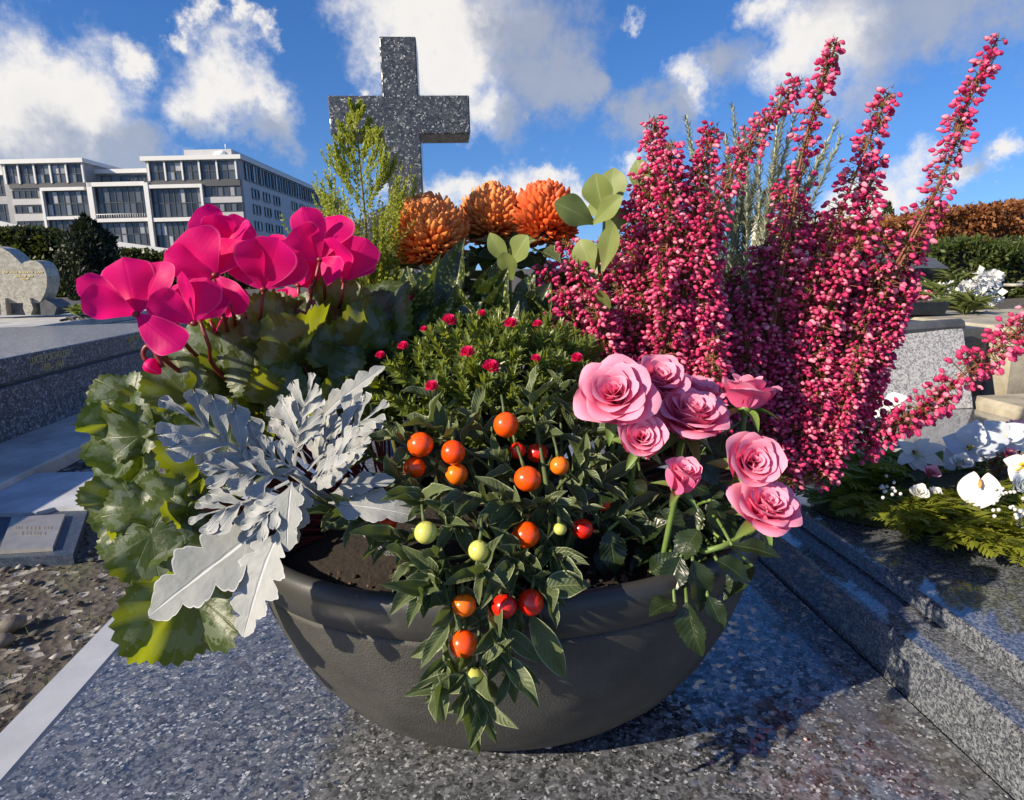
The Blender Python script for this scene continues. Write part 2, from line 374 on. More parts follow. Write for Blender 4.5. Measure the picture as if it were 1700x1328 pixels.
# ------------------------------------------------------------------ ground
GZ = -0.12
m, nt, out = newmat('gravelly soil')
geo = N(nt, 'ShaderNodeNewGeometry')
n1 = N(nt, 'ShaderNodeTexNoise', {'Vector': geo.outputs['Position'], 'Scale': 5.0, 'Detail': 8.0, 'Roughness': 0.7})
v1 = N(nt, 'ShaderNodeTexVoronoi', {'Vector': geo.outputs['Position'], 'Scale': 60.0})
s1 = N(nt, 'ShaderNodeSeparateColor', {'Color': v1.outputs['Color']})
c = ramp(nt, n1.outputs[0], [(0.3, (0.036, 0.030, 0.025)), (0.55, (0.070, 0.061, 0.050)), (0.75, (0.12, 0.108, 0.09))])
c = mixc(nt, smooth(nt, s1.outputs[0], 0.86, 0.92), c, (0.26, 0.25, 0.23))
n2 = N(nt, 'ShaderNodeTexNoise', {'Vector': geo.outputs['Position'], 'Scale': 2.2, 'Detail': 5.0})
c = mixc(nt, math_(nt, 'MULTIPLY', smooth(nt, n2.outputs[0], 0.56, 0.68), 0.55), c, (0.075, 0.085, 0.03))
b = N(nt, 'ShaderNodeBsdfPrincipled', {'Base Color': c, 'Roughness': 0.9})
bp = N(nt, 'ShaderNodeBump', {'Height': math_(nt, 'ADD', n1.outputs[0], math_(nt, 'MULTIPLY', v1.outputs['Distance'], 0.4)), 'Strength': 0.7, 'Distance': 0.02})
nt.links.new(bp.outputs[0], b.inputs['Normal']); nt.links.new(b.outputs[0], out.inputs[0]); M_soilg = m
rows = []
for i in range(61):
    y = -4 + (i / 60) ** 3 * 700
    rows.append([Vector((x, y, GZ + (0.012 * math.sin(x * 7 + y * 3) * math.sin(y * 5.1 - x * 2) if y < 8 else 0))) for x in
                 [math.copysign(abs(k / 20) ** 3 * 500, k) for k in range(-20, 21)]])
mb = MB(); mb.grid(rows); g = part('ground', mb, M_soilg); tag(g, 'brown gravelly soil between the tombs', kind='structure')
mb = MB(); mb.box(-16, -1.95, 8.0, 17.5, GZ, GZ + 0.02)
tag(part('path', mb, plain('grey asphalt', (0.075, 0.08, 0.088), 0.75, noise=0.3, nscale=6, bump=0.3, bscale=120), smooth_=False), 'grey asphalt path in front of the hedge', kind='structure')

# loose stones on the soil: an uncountable scatter
ico_v = np.array([(0, 0, .7), (.8, 0, .15), (.2, .8, .1), (-.7, .5, .2), (-.7, -.5, .05), (.25, -.85, .15), (0, 0, -.5)])
ico_f = np.array([(0, 1, 2), (0, 2, 3), (0, 3, 4), (0, 4, 5), (0, 5, 1), (6, 2, 1), (6, 3, 2), (6, 4, 3), (6, 5, 4), (6, 1, 5)])
def stones(name, k, xr, yr, z, smin, smax, mat, label):
    xs = rng.uniform(*xr, k); ys = rng.uniform(*yr, k); s = smin + (smax - smin) * rng.random(k) ** 4; a = rng.uniform(0, 6.28, k)
    ms = np.zeros((k, 3, 3)); ms[:, 0, 0] = np.cos(a) * s; ms[:, 0, 1] = -np.sin(a) * s * .7; ms[:, 1, 0] = np.sin(a) * s; ms[:, 1, 1] = np.cos(a) * s * .7; ms[:, 2, 2] = s * .6
    v, f = stamp(ico_v, ico_f, ms, np.stack([xs, ys, np.full(k, z) + s * .2], 1))
    tag(np_part(name, v, f, mat, None, False), label, kind='stuff')
M_grav = island('loose gravel', (0.035, 0.032, 0.028), (0.10, 0.094, 0.082), 0.85, c3=(0.36, 0.35, 0.33))
stones('gravel', 5200, (-1.6, -0.45), (0.35, 2.4), GZ + 0.002, 0.003, 0.017, M_grav, 'small loose stones strewn over the dark soil')
gv = []
for k in range(900):                       # thin moss and grass tufts in the soil
    x, y = random.uniform(-1.2, -.48), random.uniform(.5, 1.9)
    if (math.sin(x * 9) + math.sin(y * 8 + 1)) < 0.5: continue
    for q in range(4): gv.append((x + random.uniform(-.01, .01), y + random.uniform(-.01, .01), random.uniform(.006, .016)))
mb = MB()
for (x, y, h) in gv:
    a = random.uniform(0, 6.28); dx, dy = math.cos(a) * .0012, math.sin(a) * .0012
    mb.add([(x - dx, y - dy, GZ), (x + dx, y + dy, GZ), (x + random.uniform(-.008, .008), y + random.uniform(-.008, .008), GZ + h)], [(0, 1, 2)])
tag(part('moss', mb, plain('dull moss', (0.07, 0.085, 0.025), 0.8)), 'thin moss and grass growing in the soil', kind='stuff')

# ------------------------------------------------------------------ our tomb and cross
XL, XR = -0.391, 0.421
t = thing('tomb', (0, 0.8, GZ), 'polished blue pearl granite tomb slab carrying the flower bowl', 'tomb')
mb = MB(); mb.box(XL, XR - 0.002, -0.6, 2.35, -0.05, 0.0, 0.002); part('slab', mb, M_pearl, t, False)
mb = MB(); mb.box(XL - 0.047, XL - 0.0015, -0.6, 2.35, GZ - .02, -0.0015, 0.003); tag(part('border_strip', mb, M_strip, t, False), 'pale grey polished kerb strip beside the slab')
mb = MB(); mb.box(XL + 0.01, XR - 0.01, -0.58, 2.33, GZ - .02, -0.05); part('base', mb, M_dstone, t, False)

CY = 2.1
c0 = P(546, 190, CY); c1 = P(780, 190, CY); p0 = P(631, 100, CY); p1 = P(692, 100, CY)
zt = P(660, 60, CY).z; za = P(660, 158, CY).z; zb = P(660, 223, CY).z; zs = P(700, 338, CY).z
x0, x1, a0, a1 = p0.x, p1.x, c0.x, c1.x
th = 0.15
c = thing('granite_cross', ((x0 + x1) / 2, CY, 0), 'dark speckled granite cross standing at the head of the tomb', 'cross')
mb = MB()
pl = [(x0, zs - .02), (x1, zs - .02), (x1, zb), (a1, zb), (a1, za), (x1, za), (x1, zt), (x0, zt), (x0, za), (a0, za), (a0, zb), (x0, zb)]
mb.prism([(x, CY, z) for x, z in pl], (0, th, 0)); o = part('cross', mb, M_cross, c, False)
bv = o.modifiers.new('bevel', 'BEVEL'); bv.width = 0.004; bv.segments = 2
xm = (x0 + x1) / 2
arc = [(xm + 0.17 * math.cos(q), 0.02 + (zs - 0.02) * (0.80 + 0.20 * math.sin(q))) for q in [math.pi * k / 16 for k in range(17)]]
mb = MB(); mb.prism([(x, CY - .03, z) for x, z in [(xm - .17, 0.0005), (xm + .17, 0.0005)] + arc], (0, .22, 0)); part('pedestal', mb, M_cross, c, False)

# ------------------------------------------------------------------ tomb on the right (two steps)
t = thing('tomb', (0.9, 0.8, GZ), 'stepped bluish speckled granite tomb carrying the funeral wreath', 'tomb')
mb = MB(); mb.box(XR, 1.17, -0.6, 1.46, GZ - .02, 0.055, 0.003); part('kerb', mb, M_speck, t, False)
mb = MB(); mb.box(0.465, 1.165, -0.55, 1.45, 0.0555, 0.0775, 0.0025); part('slab', mb, M_speck, t, False)
mb = MB(); mb.prism([(0.50, 1.36, 0.0785), (0.50, 1.415, 0.252), (0.50, 1.445, 0.252), (0.50, 1.445, 0.0785)][::-1], (0.665, 0, 0)); tag(part('headpiece', mb, M_lspeck, t, False), 'light speckled granite upright headpiece')
mb = MB(); mb.tube(bez([(0.52, 1.46, .262), (0.90, 1.425, .254), (1.17, 1.43, .258)], 14), 0.016, 8); part('curved_edge', mb, M_dstone, t, False)
mb = MB(); mb.box(0.5, 1.28, 1.475, 2.6, GZ - .02, 0.245); part('bed', mb, M_dstone, t, False)

s = thing('wing_headstone', tuple(P(1440, 520, 2.2)), 'black polished headstone with flaring wing top behind the heather', 'headstone')
mb = MB(); top = [P(1330, 405, 2.15), P(1550, 428, 2.15), P(1577, 446, 2.15), P(1330, 440, 2.15)]
mb.prism(top[::-1], (0, .20, .015)); part('cap', mb, plain('grey-blue stone cap', (.10, .115, .14), .3, noise=.4, nscale=20), s, False)
mb = MB(); mb.prism([P(1340, 441, 2.17), P(1572, 447.5, 2.17), P(1500, 508, 2.17), P(1340, 530, 2.17)][::-1], (0, .14, 0)); part('body', mb, M_black, s, False)

b = thing('stone_block', (1.45, 1.6, GZ), 'rough weathered sandstone block beside the stepped tomb', 'stone')
for k, (y0_, y1_, z1_) in enumerate([(0.85, 1.15, .0), (1.162, 1.40, .10), (1.412, 1.95, .25)]):
    mb = MB(); mb.box(1.18 if y0_ < 1.4 else 1.29, 1.95, y0_, y1_, GZ - .02, z1_, .012); part('slab', mb, M_rough, b, False)
d = thing('stone_disc', tuple(P(1682, 473, 1.95)), 'pale round stone medallion lying on the rough block', 'medallion')
mb = MB(); mb.lathe([(0.0005, -.004), (.024, -.004), (.026, 0), (.024, .005), (.015, .004), (.0005, .0045)], tuple(P(1682, 473, 1.95)), 16); part('disc', mb, M_beige, d)

# ------------------------------------------------------------------ tomb on the left with gold letters
XT = -1.39
t = thing('tomb', (-1.9, 2.3, GZ), 'dark speckled granite tomb with faded gold lettering on its side', 'tomb')
mb = MB(); mb.box(-2.4, XT, 0.9, 3.7, GZ - .02, 0.088, .004); part('base', mb, M_tomb, t, False)
mb = MB(); mb.box(-2.38, XT - .016, 0.92, 3.68, 0.0885, 0.098); part('groove', mb, M_dstone, t, False)
mb = MB(); mb.box(-2.4, XT + .002, 0.9, 3.7, 0.0985, 0.177, .004); part('slab', mb, M_tomb, t, False)
mb = MB(); mb.box(-2.5, -1.116, 1.66, 3.9, GZ - .02, GZ + .045, .006); part('footing', mb, M_pale, t, False)
def text(s_, size, loc, mat, parent, rx=90, rz=90, ext=.0012, name='lettering', sx=1.0):
    cu = bpy.data.curves.new(name, 'FONT'); cu.body = s_; cu.size = size; cu.extrude = ext; cu.align_x = 'CENTER'; cu.resolution_u = 2
    tmp = bpy.data.objects.new(name, cu); COL.objects.link(tmp)
    me = bpy.data.meshes.new_from_object(tmp.evaluated_get(bpy.context.evaluated_depsgraph_get())); bpy.data.objects.remove(tmp)
    me.materials.clear(); me.materials.append(mat)
    M = Matrix.Translation(Vector(loc)) @ Matrix.Rotation(R_(rz), 4, 'Z') @ Matrix.Rotation(R_(rx), 4, 'X') @ Matrix.Diagonal((sx, 1, 1, 1))
    return put(name, me, parent, M)
yl = lambda px: (XT) / (RGT.x and (ray(px, 560).x / ray(px, 560).y))
text('LUCIE PORTAILLER', .036, (XT + .0025, (yl(12) + yl(132)) / 2, .140), M_gold, t, sx=.78)
text('1890 - 1968', .036, (XT + .0025, (yl(40) + yl(114)) / 2, .108), M_gold, t, sx=.78)
text('JULIEN PORTAILLER', .034, (XT + .0025, yl(228), .142), M_gold, t, sx=.62)
text('1897', .034, (XT + .0025, yl(218), .110), M_gold, t, sx=.7)
mb = MB(); mb.box(XT + .0022, XT + .0036, yl(160.5), yl(161.5), .118, .152); part('divider_mark', mb, M_gold, t, False)
k = thing('memorial_plaque', (-1.62, 2.05, .178), 'flat black memorial plaque lying on the gold-lettered tomb', 'plaque')
mb = MB(); mb.box(-2.2, -1.47, 1.7, 2.24, .1785, .193, .002); part('plate', mb, M_black, k, False)

# tomb behind it, with the heart-shaped headstone
t = thing('tomb', (-3.0, 4.9, GZ), 'pale flat-topped beige granite tomb under the heart headstone', 'tomb')
mb = MB(); mb.box(-4.6, -2.40, 3.98, 5.9, GZ - .02, .06); part('base', mb, M_tomb, t, False)
mb = MB(); mb.box(-4.62, -2.38, 3.95, 5.92, .0605, .10, .005); part('lower_slab', mb, M_beige, t, False)
mb = MB(); mb.box(-4.6, -2.42, 4.0, 5.9, .1005, .15, .005); part('slab', mb, M_pale, t, False)
HY = 5.1
h = thing('heart_headstone', tuple(P(30, 523, HY)), 'beige granite double heart headstone on angular stone feet', 'headstone')
poly = [(-75, 470), (-72, 440), (-58, 418), (-36, 408), (-12, 408), (4, 412), (16, 419), (28, 430), (36, 438), (41, 434.5), (50, 432), (60, 433), (68, 438), (74, 446), (77.5, 458), (78, 472), (75, 485), (70, 496), (65, 503), (-60, 503)]
mb = MB(); mb.prism([P(x, y, HY) for x, y in poly][::-1], (0, .16, 0)); part('double_heart', mb, M_beige, h, False)
for q in ([(39, 495), (49, 495), (55, 512), (51, 523), (43, 523), (38, 512)], [(0, 495), (8, 495), (11, 523), (2, 523)], [(66, 503), (75, 497), (88, 504), (94, 510), (90, 523), (68, 523)]):
    mb = MB(); mb.prism([P(x, y, HY - .03) for x, y in q][::-1], (0, .2, 0)); part('foot', mb, M_beige if q[0][0] != 66 else M_dstone, h, False)
mb = MB(); mb.prism([P(x, y, HY + .03) for x, y in [(-60, 500), (66, 500), (66, 523), (-60, 523)]][::-1], (0, .1, 0)); part('back_block', mb, M_dstone, h, False)
for row, (ya, xa, xb) in enumerate([(452, 5, 70), (458.5, 25, 52), (463, 35, 45)]):
    x = xa; mb = MB()
    while x < xb:
        w_ = random.uniform(2.0, 4.5); q = [P(x, ya - 1.4, HY - .003), P(x + w_, ya - 1.4, HY - .003), P(x + w_, ya + 1.2, HY - .003), P(x, ya + 1.2, HY - .003)]
        mb.prism(q[::-1], (0, .004, 0)); x += w_ + random.choice((.8, .8, 3))
    part('lettering', mb, M_gold, h, False)
k = thing('bronze_branch', tuple(P(150, 526, 4.5)), 'dark bronze palm branch lying on the pale tomb', 'ornament')
mb = MB(); z_ = .157
a = PZ(100, 532, z_); b_ = PZ(182, 521, z_)
mb.tube([a, a.lerp(b_, .5) + Vector((0, 0, .012)), b_], [.008, .007, .003], 5)
for i in range(11):
    p = a.lerp(b_, .1 + i * .08); s_ = 1 if i % 2 else -1
    mb.tube([p, p + Vector((.05, s_ * .06, .02)), p + Vector((.12, s_ * .10, .0))], [.008, .01, .002], 5)
part('branch', mb, M_bronze, k)

# small bronze plate on a granite tile, and pale slab in the soil
t = thing('memorial_plaque', (-.86, 1.28, GZ), 'blue granite tile with a worn metal plate lying on the soil', 'plaque')
q = [PZ(-40, 858, GZ + .02), PZ(146, 845, GZ + .02), PZ(121, 921, GZ + .02), PZ(-60, 930, GZ + .02)]
mb = MB(); mb.prism(q, (0, 0, -.022)); part('tile', mb, granite('blue tile granite', [(0, (.02, .03, .05)), (.6, (.04, .055, .085)), (1, (.08, .10, .14))], 220, rough=.45, spec=.3), t, False)
q = [PZ(20, 858, GZ + .028), PZ(108, 853, GZ + .028), PZ(87, 909, GZ + .028), PZ(-2, 914, GZ + .028)]
mb = MB(); mb.prism(q, (0, 0, -.0075)); pl_ = part('metal_plate', mb, M_plate, t, False)
M_worn = plain('worn engraving', (.22, .20, .18), .5)
for ya, xa, xb in ((876, 24, 84), (885, 32, 76)):
    x = xa; mb = MB()
    while x < xb:
        w_ = random.uniform(3, 6); z_ = GZ + .0287
        mb.prism([PZ(x, ya - 2.5, z_), PZ(x + w_, ya - 2.7, z_), PZ(x + w_ - .6, ya + 2.2, z_), PZ(x - .6, ya + 2.4, z_)], (0, 0, -.0005)); x += w_ + random.choice((1, 1, 3))
    part('worn_lettering', mb, M_worn, pl_, False)
s = thing('paving_slab', (-1.15, 1.55, GZ), 'pale concrete paving slab set in the soil', 'paving slab')
q = [PZ(-60, 812, GZ + .03), PZ(40, 786, GZ + .03), PZ(230, 780, GZ + .03), PZ(222, 838, GZ + .03), PZ(90, 842, GZ + .03), PZ(60, 850, GZ + .03), PZ(-60, 852, GZ + .03)]
mb = MB(); mb.prism(q, (0, 0, -.04)); part('slab', mb, plain('pale concrete', (.40, .42, .45), .7, noise=.3, nscale=9, bump=.3), s, False)
M_fld = plain('fieldstone', (.13, .115, .095), .85, noise=.4, nscale=60, bump=.5)
for (px, py, sc_, lab_) in [(22, 1045, .03, 'largest loose brown stone on the soil by the kerb strip'), (5, 1070, .025, 'brown stone touching the largest stone by the kerb strip'), (30, 798, .008, 'tiny brown stone lying on the pale paving slab'), (70, 1030, .015, 'small brown stone just beyond the largest one')]:
    c_ = PZ(px, py, GZ + .004); st = thing('fieldstone', tuple(c_), lab_, 'stone', 'loose stones on the soil')
    vs = [Vector(v) * sc_ * random.uniform(.8, 1.15) + c_ + Vector((0, 0, sc_ * .2)) for v in ico_v]; mb = MB(); mb.add(vs, [tuple(f) for f in ico_f]); part('stone', mb, M_fld, st, True)

# ------------------------------------------------------------------ hedges, shrubs (leaf-sized faces)
leaf_q = np.array([(0, 0, 0), (.5, .45, .08), (0, 1, 0), (-.5, .45, .08)]); leaf_qf = np.array([(0, 1, 2, 3)])
def leaf_mats(k, smin, smax, wid=.6, up=None, upw=0.0):
    d = rng.normal(size=(k, 3)); n = rng.normal(size=(k, 3))
    if up is not None: d = d + np.asarray(up) * upw
    d /= np.linalg.norm(d, axis=1)[:, None]
    x = np.cross(d, n); x /= np.linalg.norm(x, axis=1)[:, None]; z = np.cross(x, d)
    s = rng.uniform(smin, smax, k)
    return np.stack([x * (s * wid)[:, None], d * s[:, None], z * s[:, None]], axis=2)
def hedge(name, k, x0, x1, y0, y1, z0, zfun, smin, smax, mat, core, label, cat='hedge', wid=.6):
    t = thing(name, ((x0 + x1) / 2, (y0 + y1) / 2, z0), label, cat)
    n = 40; rows = []                       # dark solid core: inner shade put into its colour, so gaps read as depth
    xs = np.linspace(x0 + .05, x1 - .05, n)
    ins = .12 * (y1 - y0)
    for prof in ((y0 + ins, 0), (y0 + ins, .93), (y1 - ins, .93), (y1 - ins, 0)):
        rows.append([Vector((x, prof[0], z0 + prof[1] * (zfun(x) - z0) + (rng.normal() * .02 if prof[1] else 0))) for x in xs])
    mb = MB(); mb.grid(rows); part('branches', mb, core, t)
    u = rng.random((k, 3)); px = x0 + (x1 - x0) * u[:, 0]; zt_ = np.array([zfun(x) for x in px])
    onf = rng.random(k) < .62
    py = np.where(onf, y0 + rng.normal(size=k) * .06 * (y1 - y0) + .05, y0 + (y1 - y0) * u[:, 1])
    pz = np.where(onf, z0 + (zt_ - z0) * u[:, 2], zt_ + rng.normal(size=k) * .03)
    lump = .05 * np.sin(px * 5.3 + pz * 4.1) * np.sin(px * 2.1 - pz * 6.7)
    v, f = stamp(leaf_q, leaf_qf, leaf_mats(k, smin, smax, wid), np.stack([px, py + lump * 2, pz + lump], 1))
    np_part('foliage', v, f, mat, t, False, 'stuff'); return t
M_hedge = island('dark hedge leaf', (.008, .014, .006), (.03, .042, .012), .45, .25, (.10, .13, .02), c3=(.075, .085, .02))
M_core = plain('dark wood and core shade', (.012, .011, .008), .9, noise=.5, nscale=20)
HX = lambda px, Y: P(px, 450, Y).x
HZ = lambda px, py, Y: P(px, py, Y).z
y_ = 22.0
hedge('laurel_hedge', 9000, HX(-60, y_), HX(143, y_), y_, y_ + 1.6, GZ, lambda x: HZ(0, 384, y_) - .10 * (x - HX(0, y_)) + .12 * math.sin(x * 2.3), .10, .22, M_hedge, M_core, 'dark green leafy hedge behind the heart headstone')
y_ = 27.0
hedge('laurel_hedge', 5000, HX(190, y_), HX(420, y_), y_, y_ + 1.5, GZ, lambda x: HZ(230, 419, y_) + .1 * math.sin(x * 3), .10, .2, M_hedge, M_core, 'low dark hedge below the white framed building')
# dark clipped conifer
y_ = 18.0; cc = P(157, 480, y_)
t = thing('conifer_tree', (cc.x, y_, GZ), 'dense dark evergreen conifer in front of the building', 'tree')
mb = MB(); mb.tube([(cc.x, y_, GZ), (cc.x + .03, y_, .8), (cc.x, y_, 1.6)], [.09, .06, .02], 7); part('trunk', mb, M_core, t)
k = 9000; hh = HZ(157, 362, y_) - GZ
u = rng.random(k); zz = u * hh; rad = .72 * np.sin(np.clip(.18 + u * .86, 0, 1) * math.pi) ** .6; th_ = rng.uniform(0, 6.283, k)
lob = 1 + .13 * np.sin(th_ * 5 + zz * 3) + .10 * np.sin(zz * 9 + th_ * 2)
r_ = rad * lob * rng.uniform(.80, 1.03, k)
pos = np.stack([cc.x + r_ * np.cos(th_), y_ + r_ * np.sin(th_) * .8, GZ + zz + .06 * np.sin(th_ * 4)], 1)
v, f = stamp(leaf_q, leaf_qf, leaf_mats(k, .07, .17, .4, (0, 0, 1), 1.6), pos)
np_part('crown', v, f, island('dark conifer needle', (.004, .008, .004), (.014, .022, .009), .5, .12, (.05, .08, .02), c3=(.03, .042, .014)), t, False, 'stuff')
mb = MB(); mb.lathe([(.02, 0.1), (.45, .3), (.5, hh * .5), (.34, hh * .78), (.02, hh * .88)], (cc.x, y_, GZ), 14, 1, .8); part('branches', mb, M_core, t)  # solid dark cone: the crown's inner shade put into its colour

# right: green hedge, brown beech hedge, bare twigs behind
y_ = 8.0
M_ghedge = island('green hedge leaf', (.03, .05, .012), (.07, .095, .022), .45, .3, (.20, .26, .03), c3=(.13, .15, .035))
hedge('privet_hedge', 11000, HX(1290, y_), HX(1790, y_), y_, y_ + .9, GZ, lambda x: HZ(1500, 412, y_) + .03 * (x - HX(1500, y_)) + .05 * math.sin(x * 4), .045, .10, M_ghedge, M_core, 'green leafy hedge in front of the russet hedge', wid=.45)
y_ = 10.5
M_beech = island('russet beech leaf', (.11, .045, .016), (.26, .10, .03), .6, .3, (.55, .20, .05), c3=(.36, .17, .06))
zb_ = lambda x: HZ(1370, 378, y_) + (HZ(1700, 338, y_) - HZ(1370, 378, y_)) * (x - HX(1370, y_)) / (HX(1700, y_) - HX(1370, y_)) + .03 * math.sin(x * 3.1)
hedge('beech_hedge', 13000, HX(1330, y_), HX(1800, y_), y_, y_ + 1.1, GZ, zb_, .05, .11, M_beech, plain('russet core shade', (.06, .03, .015), .9), 'russet brown beech hedge keeping its dead leaves')
t = thing('bare_trees', (HX(1640, 16.), 16., GZ), 'bare grey twiggy thicket behind the russet hedge', 'shrub'); t.name = 'bare_shrub'
mb = MB()
for i in range(260):
    px = random.uniform(1560, 1790); a = P(px, 400, 16.); b_ = P(px + random.uniform(-8, 8), 372 - .17 * (px - 1560) + random.uniform(-22, 8), 16. + random.uniform(-.4, .4))
    mb.tube([(a.x, a.y, GZ + .5), a.lerp(b_, .6), b_], [.02, .012, .004], 3, False)
part('twig', mb, plain('grey violet bark', (.12, .10, .11), .9), t, True, 'stuff')
mb = MB(); mb.tube([(HX(1640, 16.), 16., GZ), (HX(1640, 16.), 16., .9)], [.09, .05], 6); part('trunk', mb, M_core, t)

# ------------------------------------------------------------------ the office building beyond the hedge
BY = 130.0
BC = P(404, 330, BY)                                  # its near right corner
BROT = R_(4.2)
BU = Vector((-math.cos(BROT), math.sin(BROT), 0)); BV = Vector((math.sin(BROT), math.cos(BROT), 0))   # along the front (leftwards), along the side (away)
def c8(x, y): return x * 560 / 1700, 220 + y * 560 / 1700
def au(x, y=300):                                     # distance along the front of a picture column
    d = ray(*c8(x, y)); n = BV; t_ = (Vector((BC.x, BC.y, 0)) - CAM).dot(n) / d.dot(n); p = CAM + d * t_
    return (p - BC).dot(BU)
def zl(y, x=1000):                                    # height of a picture row, read at column x
    d = ray(*c8(x, y)); t_ = (Vector((BC.x, BC.y, 0)) - CAM).dot(BV) / d.dot(BV); return (CAM + d * t_).z
def av_(x, y=300):                                    # distance along the side wall of a picture column
    d = ray(*c8(x, y)); n = BU; t_ = (Vector((BC.x, BC.y, 0)) - CAM).dot(n) / d.dot(n); return (CAM + d * t_ - BC).dot(BV)
BO = Vector((BC.x, BC.y, 0))
def bp_(a, b, z): return BO + BU * a + BV * b + Vector((0, 0, z))
def bbox(mb, a0, a1, b0, b1, z0, z1):
    vs = [bp_(a, b, z) for z in (z0, z1) for b in (b0, b1) for a in (a0, a1)]
    mb.add(vs, [(0, 1, 3, 2), (4, 6, 7, 5), (0, 4, 5, 1), (2, 3, 7, 6), (0, 2, 6, 4), (1, 5, 7, 3)])
M_bwall = plain('grey cladding', (.30, .30, .31), .6, noise=.08, nscale=.4)
M_bside = plain('pale grey cladding', (.44, .44, .45), .6, noise=.06, nscale=.4)
M_bdark = plain('charcoal cladding', (.06, .062, .066), .5)
M_bwhite = plain('white concrete frame', (.62, .62, .61), .6, noise=.04, nscale=.6)
M_bband = plain('corrugated grey band', (.42, .42, .42), .5, noise=.1, nscale=3)
M_mull = plain('dark window frame', (.05, .052, .056), .4)
m, nt, out = newmat('office window glass')
oi = N(nt, 'ShaderNodeObjectInfo')
c = ramp(nt, oi.outputs['Random'], [(0, (.015, .018, .022)), (.45, (.05, .056, .064)), (.7, (.10, .108, .118)), (.85, (.24, .25, .26)), (1, (.40, .40, .40))])
b = N(nt, 'ShaderNodeBsdfPrincipled', {'Base Color': c, 'Roughness': .12, 'Specular IOR Level': .6}); nt.links.new(b.outputs[0], out.inputs[0]); M_glass = m
BLD = thing('office_building', tuple(bp_(15, 10, GZ)), 'large white framed glass office building with stepped roof', 'building')
aL, aR = au(25), 0.0
Z0 = GZ - 1
zroof = zl(140)
blk = [(0.0, au(752), 0.0, 80.0, zl(140)), (au(752) + .02, au(438), 4.0, 60.0, zl(182)), (au(438) + .02, au(28), 0.0, 50.0, zl(140)), (au(28) + .02, au(-260), 3.0, 50.0, zl(182))]
mb = MB()
for a0, a1, b0, b1, zt_ in blk: bbox(mb, a0, a1, b0, b1, Z0, zt_)
part('wall', mb, M_bwall, BLD, False)
mb = MB(); bbox(mb, -.08, -.005, 0.3, 79.5, Z0, zl(238)); part('side_wall', mb, M_bside, BLD, False)
mb = MB(); bbox(mb, au(440) , au(752), 0.2, 3.98, Z0, zl(262)); part('middle_bay', mb, M_bwall, BLD, False)
for (a0, a1, b0, b1, zt_) in blk:
    mb = MB(); bbox(mb, a0 - .5, a1 + .5, b0 - .9, b1, zt_ + .003, zt_ + .75); part('roof_slab', mb, M_bwhite, BLD, False)
mb = MB(); bbox(mb, au(1178), au(940), .8, 60, zl(140) + .76, zl(82)); bx = part('roof_plant_room', mb, M_bside, BLD, False)
mb = MB(); mb.tube([bp_(au(1150), 1, zl(82)), bp_(au(1150), 1, zl(56))], .12, 5); part('antenna', mb, M_bwhite, bx)
mb = MB()                                            # white emblem on the roof box: a leaping, bird-like stroke
lg = [(1085, 122), (1096, 116), (1106, 110), (1120, 106), (1134, 103), (1148, 97)]
mb.tube([bp_(au(x), .7, zl(y)) for x, y in lg], [.15, .4, .55, .45, .5, .12], 5); mb.tube([bp_(au(x), .7, zl(y)) for x, y in [(1108, 110), (1100, 119), (1090, 123)]], [.3, .2, .1], 4)
mb.tube([bp_(au(x), .7, zl(y)) for x, y in [(1128, 104), (1140, 108), (1152, 101)]], [.2, .2, .1], 4)
part('emblem', mb, plain('white emblem', (.85, .85, .8), .5), bx)
mb = MB(); bbox(mb, au(110), au(-200), 2.5, 30, zl(182) + .8, zl(118)); part('roof_plant_room', mb, M_bside, BLD, False)
mb = MB(); bbox(mb, au(585), au(490), 6, 20, zl(182) + .8, zl(160)); part('roof_plant_room', mb, M_bside, BLD, False)
ucube = MB(); ucube.box(-.5, .5, -.5, .5, -.5, .5); PANE = ucube.mesh('pane', M_glass, False)
BR3 = Matrix((BU, BV, Vector((0, 0, 1)))).transposed().to_4x4()
def window(xa, xb, ya, yb, cols, rws=1, b=0.0, side=False, fr=.16, mat=None, hidden=None):
    """a glazed bay: mullion grid (the part), every pane a sub-part"""
    if side: a0, a1 = xa, xb
    else: a0, a1 = sorted((au(xa), au(xb)))
    z0, z1 = sorted((ya, yb))
    mb = MB(); L = a1 - a0; H = z1 - z0
    def bx_(p0, p1, q0, q1, d0, d1):
        if side: bbox(mb, -d1 - .08, -d0 - .08, p0, p1, q0, q1)
        else: bbox(mb, p0, p1, b - d1, b - d0, q0, q1)
    for i in range(cols + 1): x = a0 + L * i / cols; bx_(x - fr / 2, x + fr / 2, z0, z1, .004, .20)
    for j in range(rws + 1): z = z0 + H * j / rws; bx_(a0, a1, z - fr / 2, z + fr / 2, .003, .17)
    w = part('window', mb, mat or M_mull, BLD, False)
    for i in range(cols):
        for j in range(rws):
            x = a0 + L * (i + .5) / cols; z = z0 + H * (j + .5) / rws
            if side: c_ = bp_(-.10, x, z); S = Matrix.Diagonal((.06, L / cols - fr, H / rws - fr, 1))
            else: c_ = bp_(x, b - .05, z); S = Matrix.Diagonal((L / cols - fr, .08, H / rws - fr, 1))
            put('pane', PANE, w, Matrix.Translation(c_) @ BR3 @ S)
def beam(xa, xb, ya, yb, b=0.0, d=.7, mat=M_bwhite, name='white_frame'):
    a0, a1 = sorted((au(xa), au(xb))); z0, z1 = sorted((ya, yb)); mb = MB(); bbox(mb, a0, a1, b - d, b - .01, z0, z1); part(name, mb, mat, BLD, False)
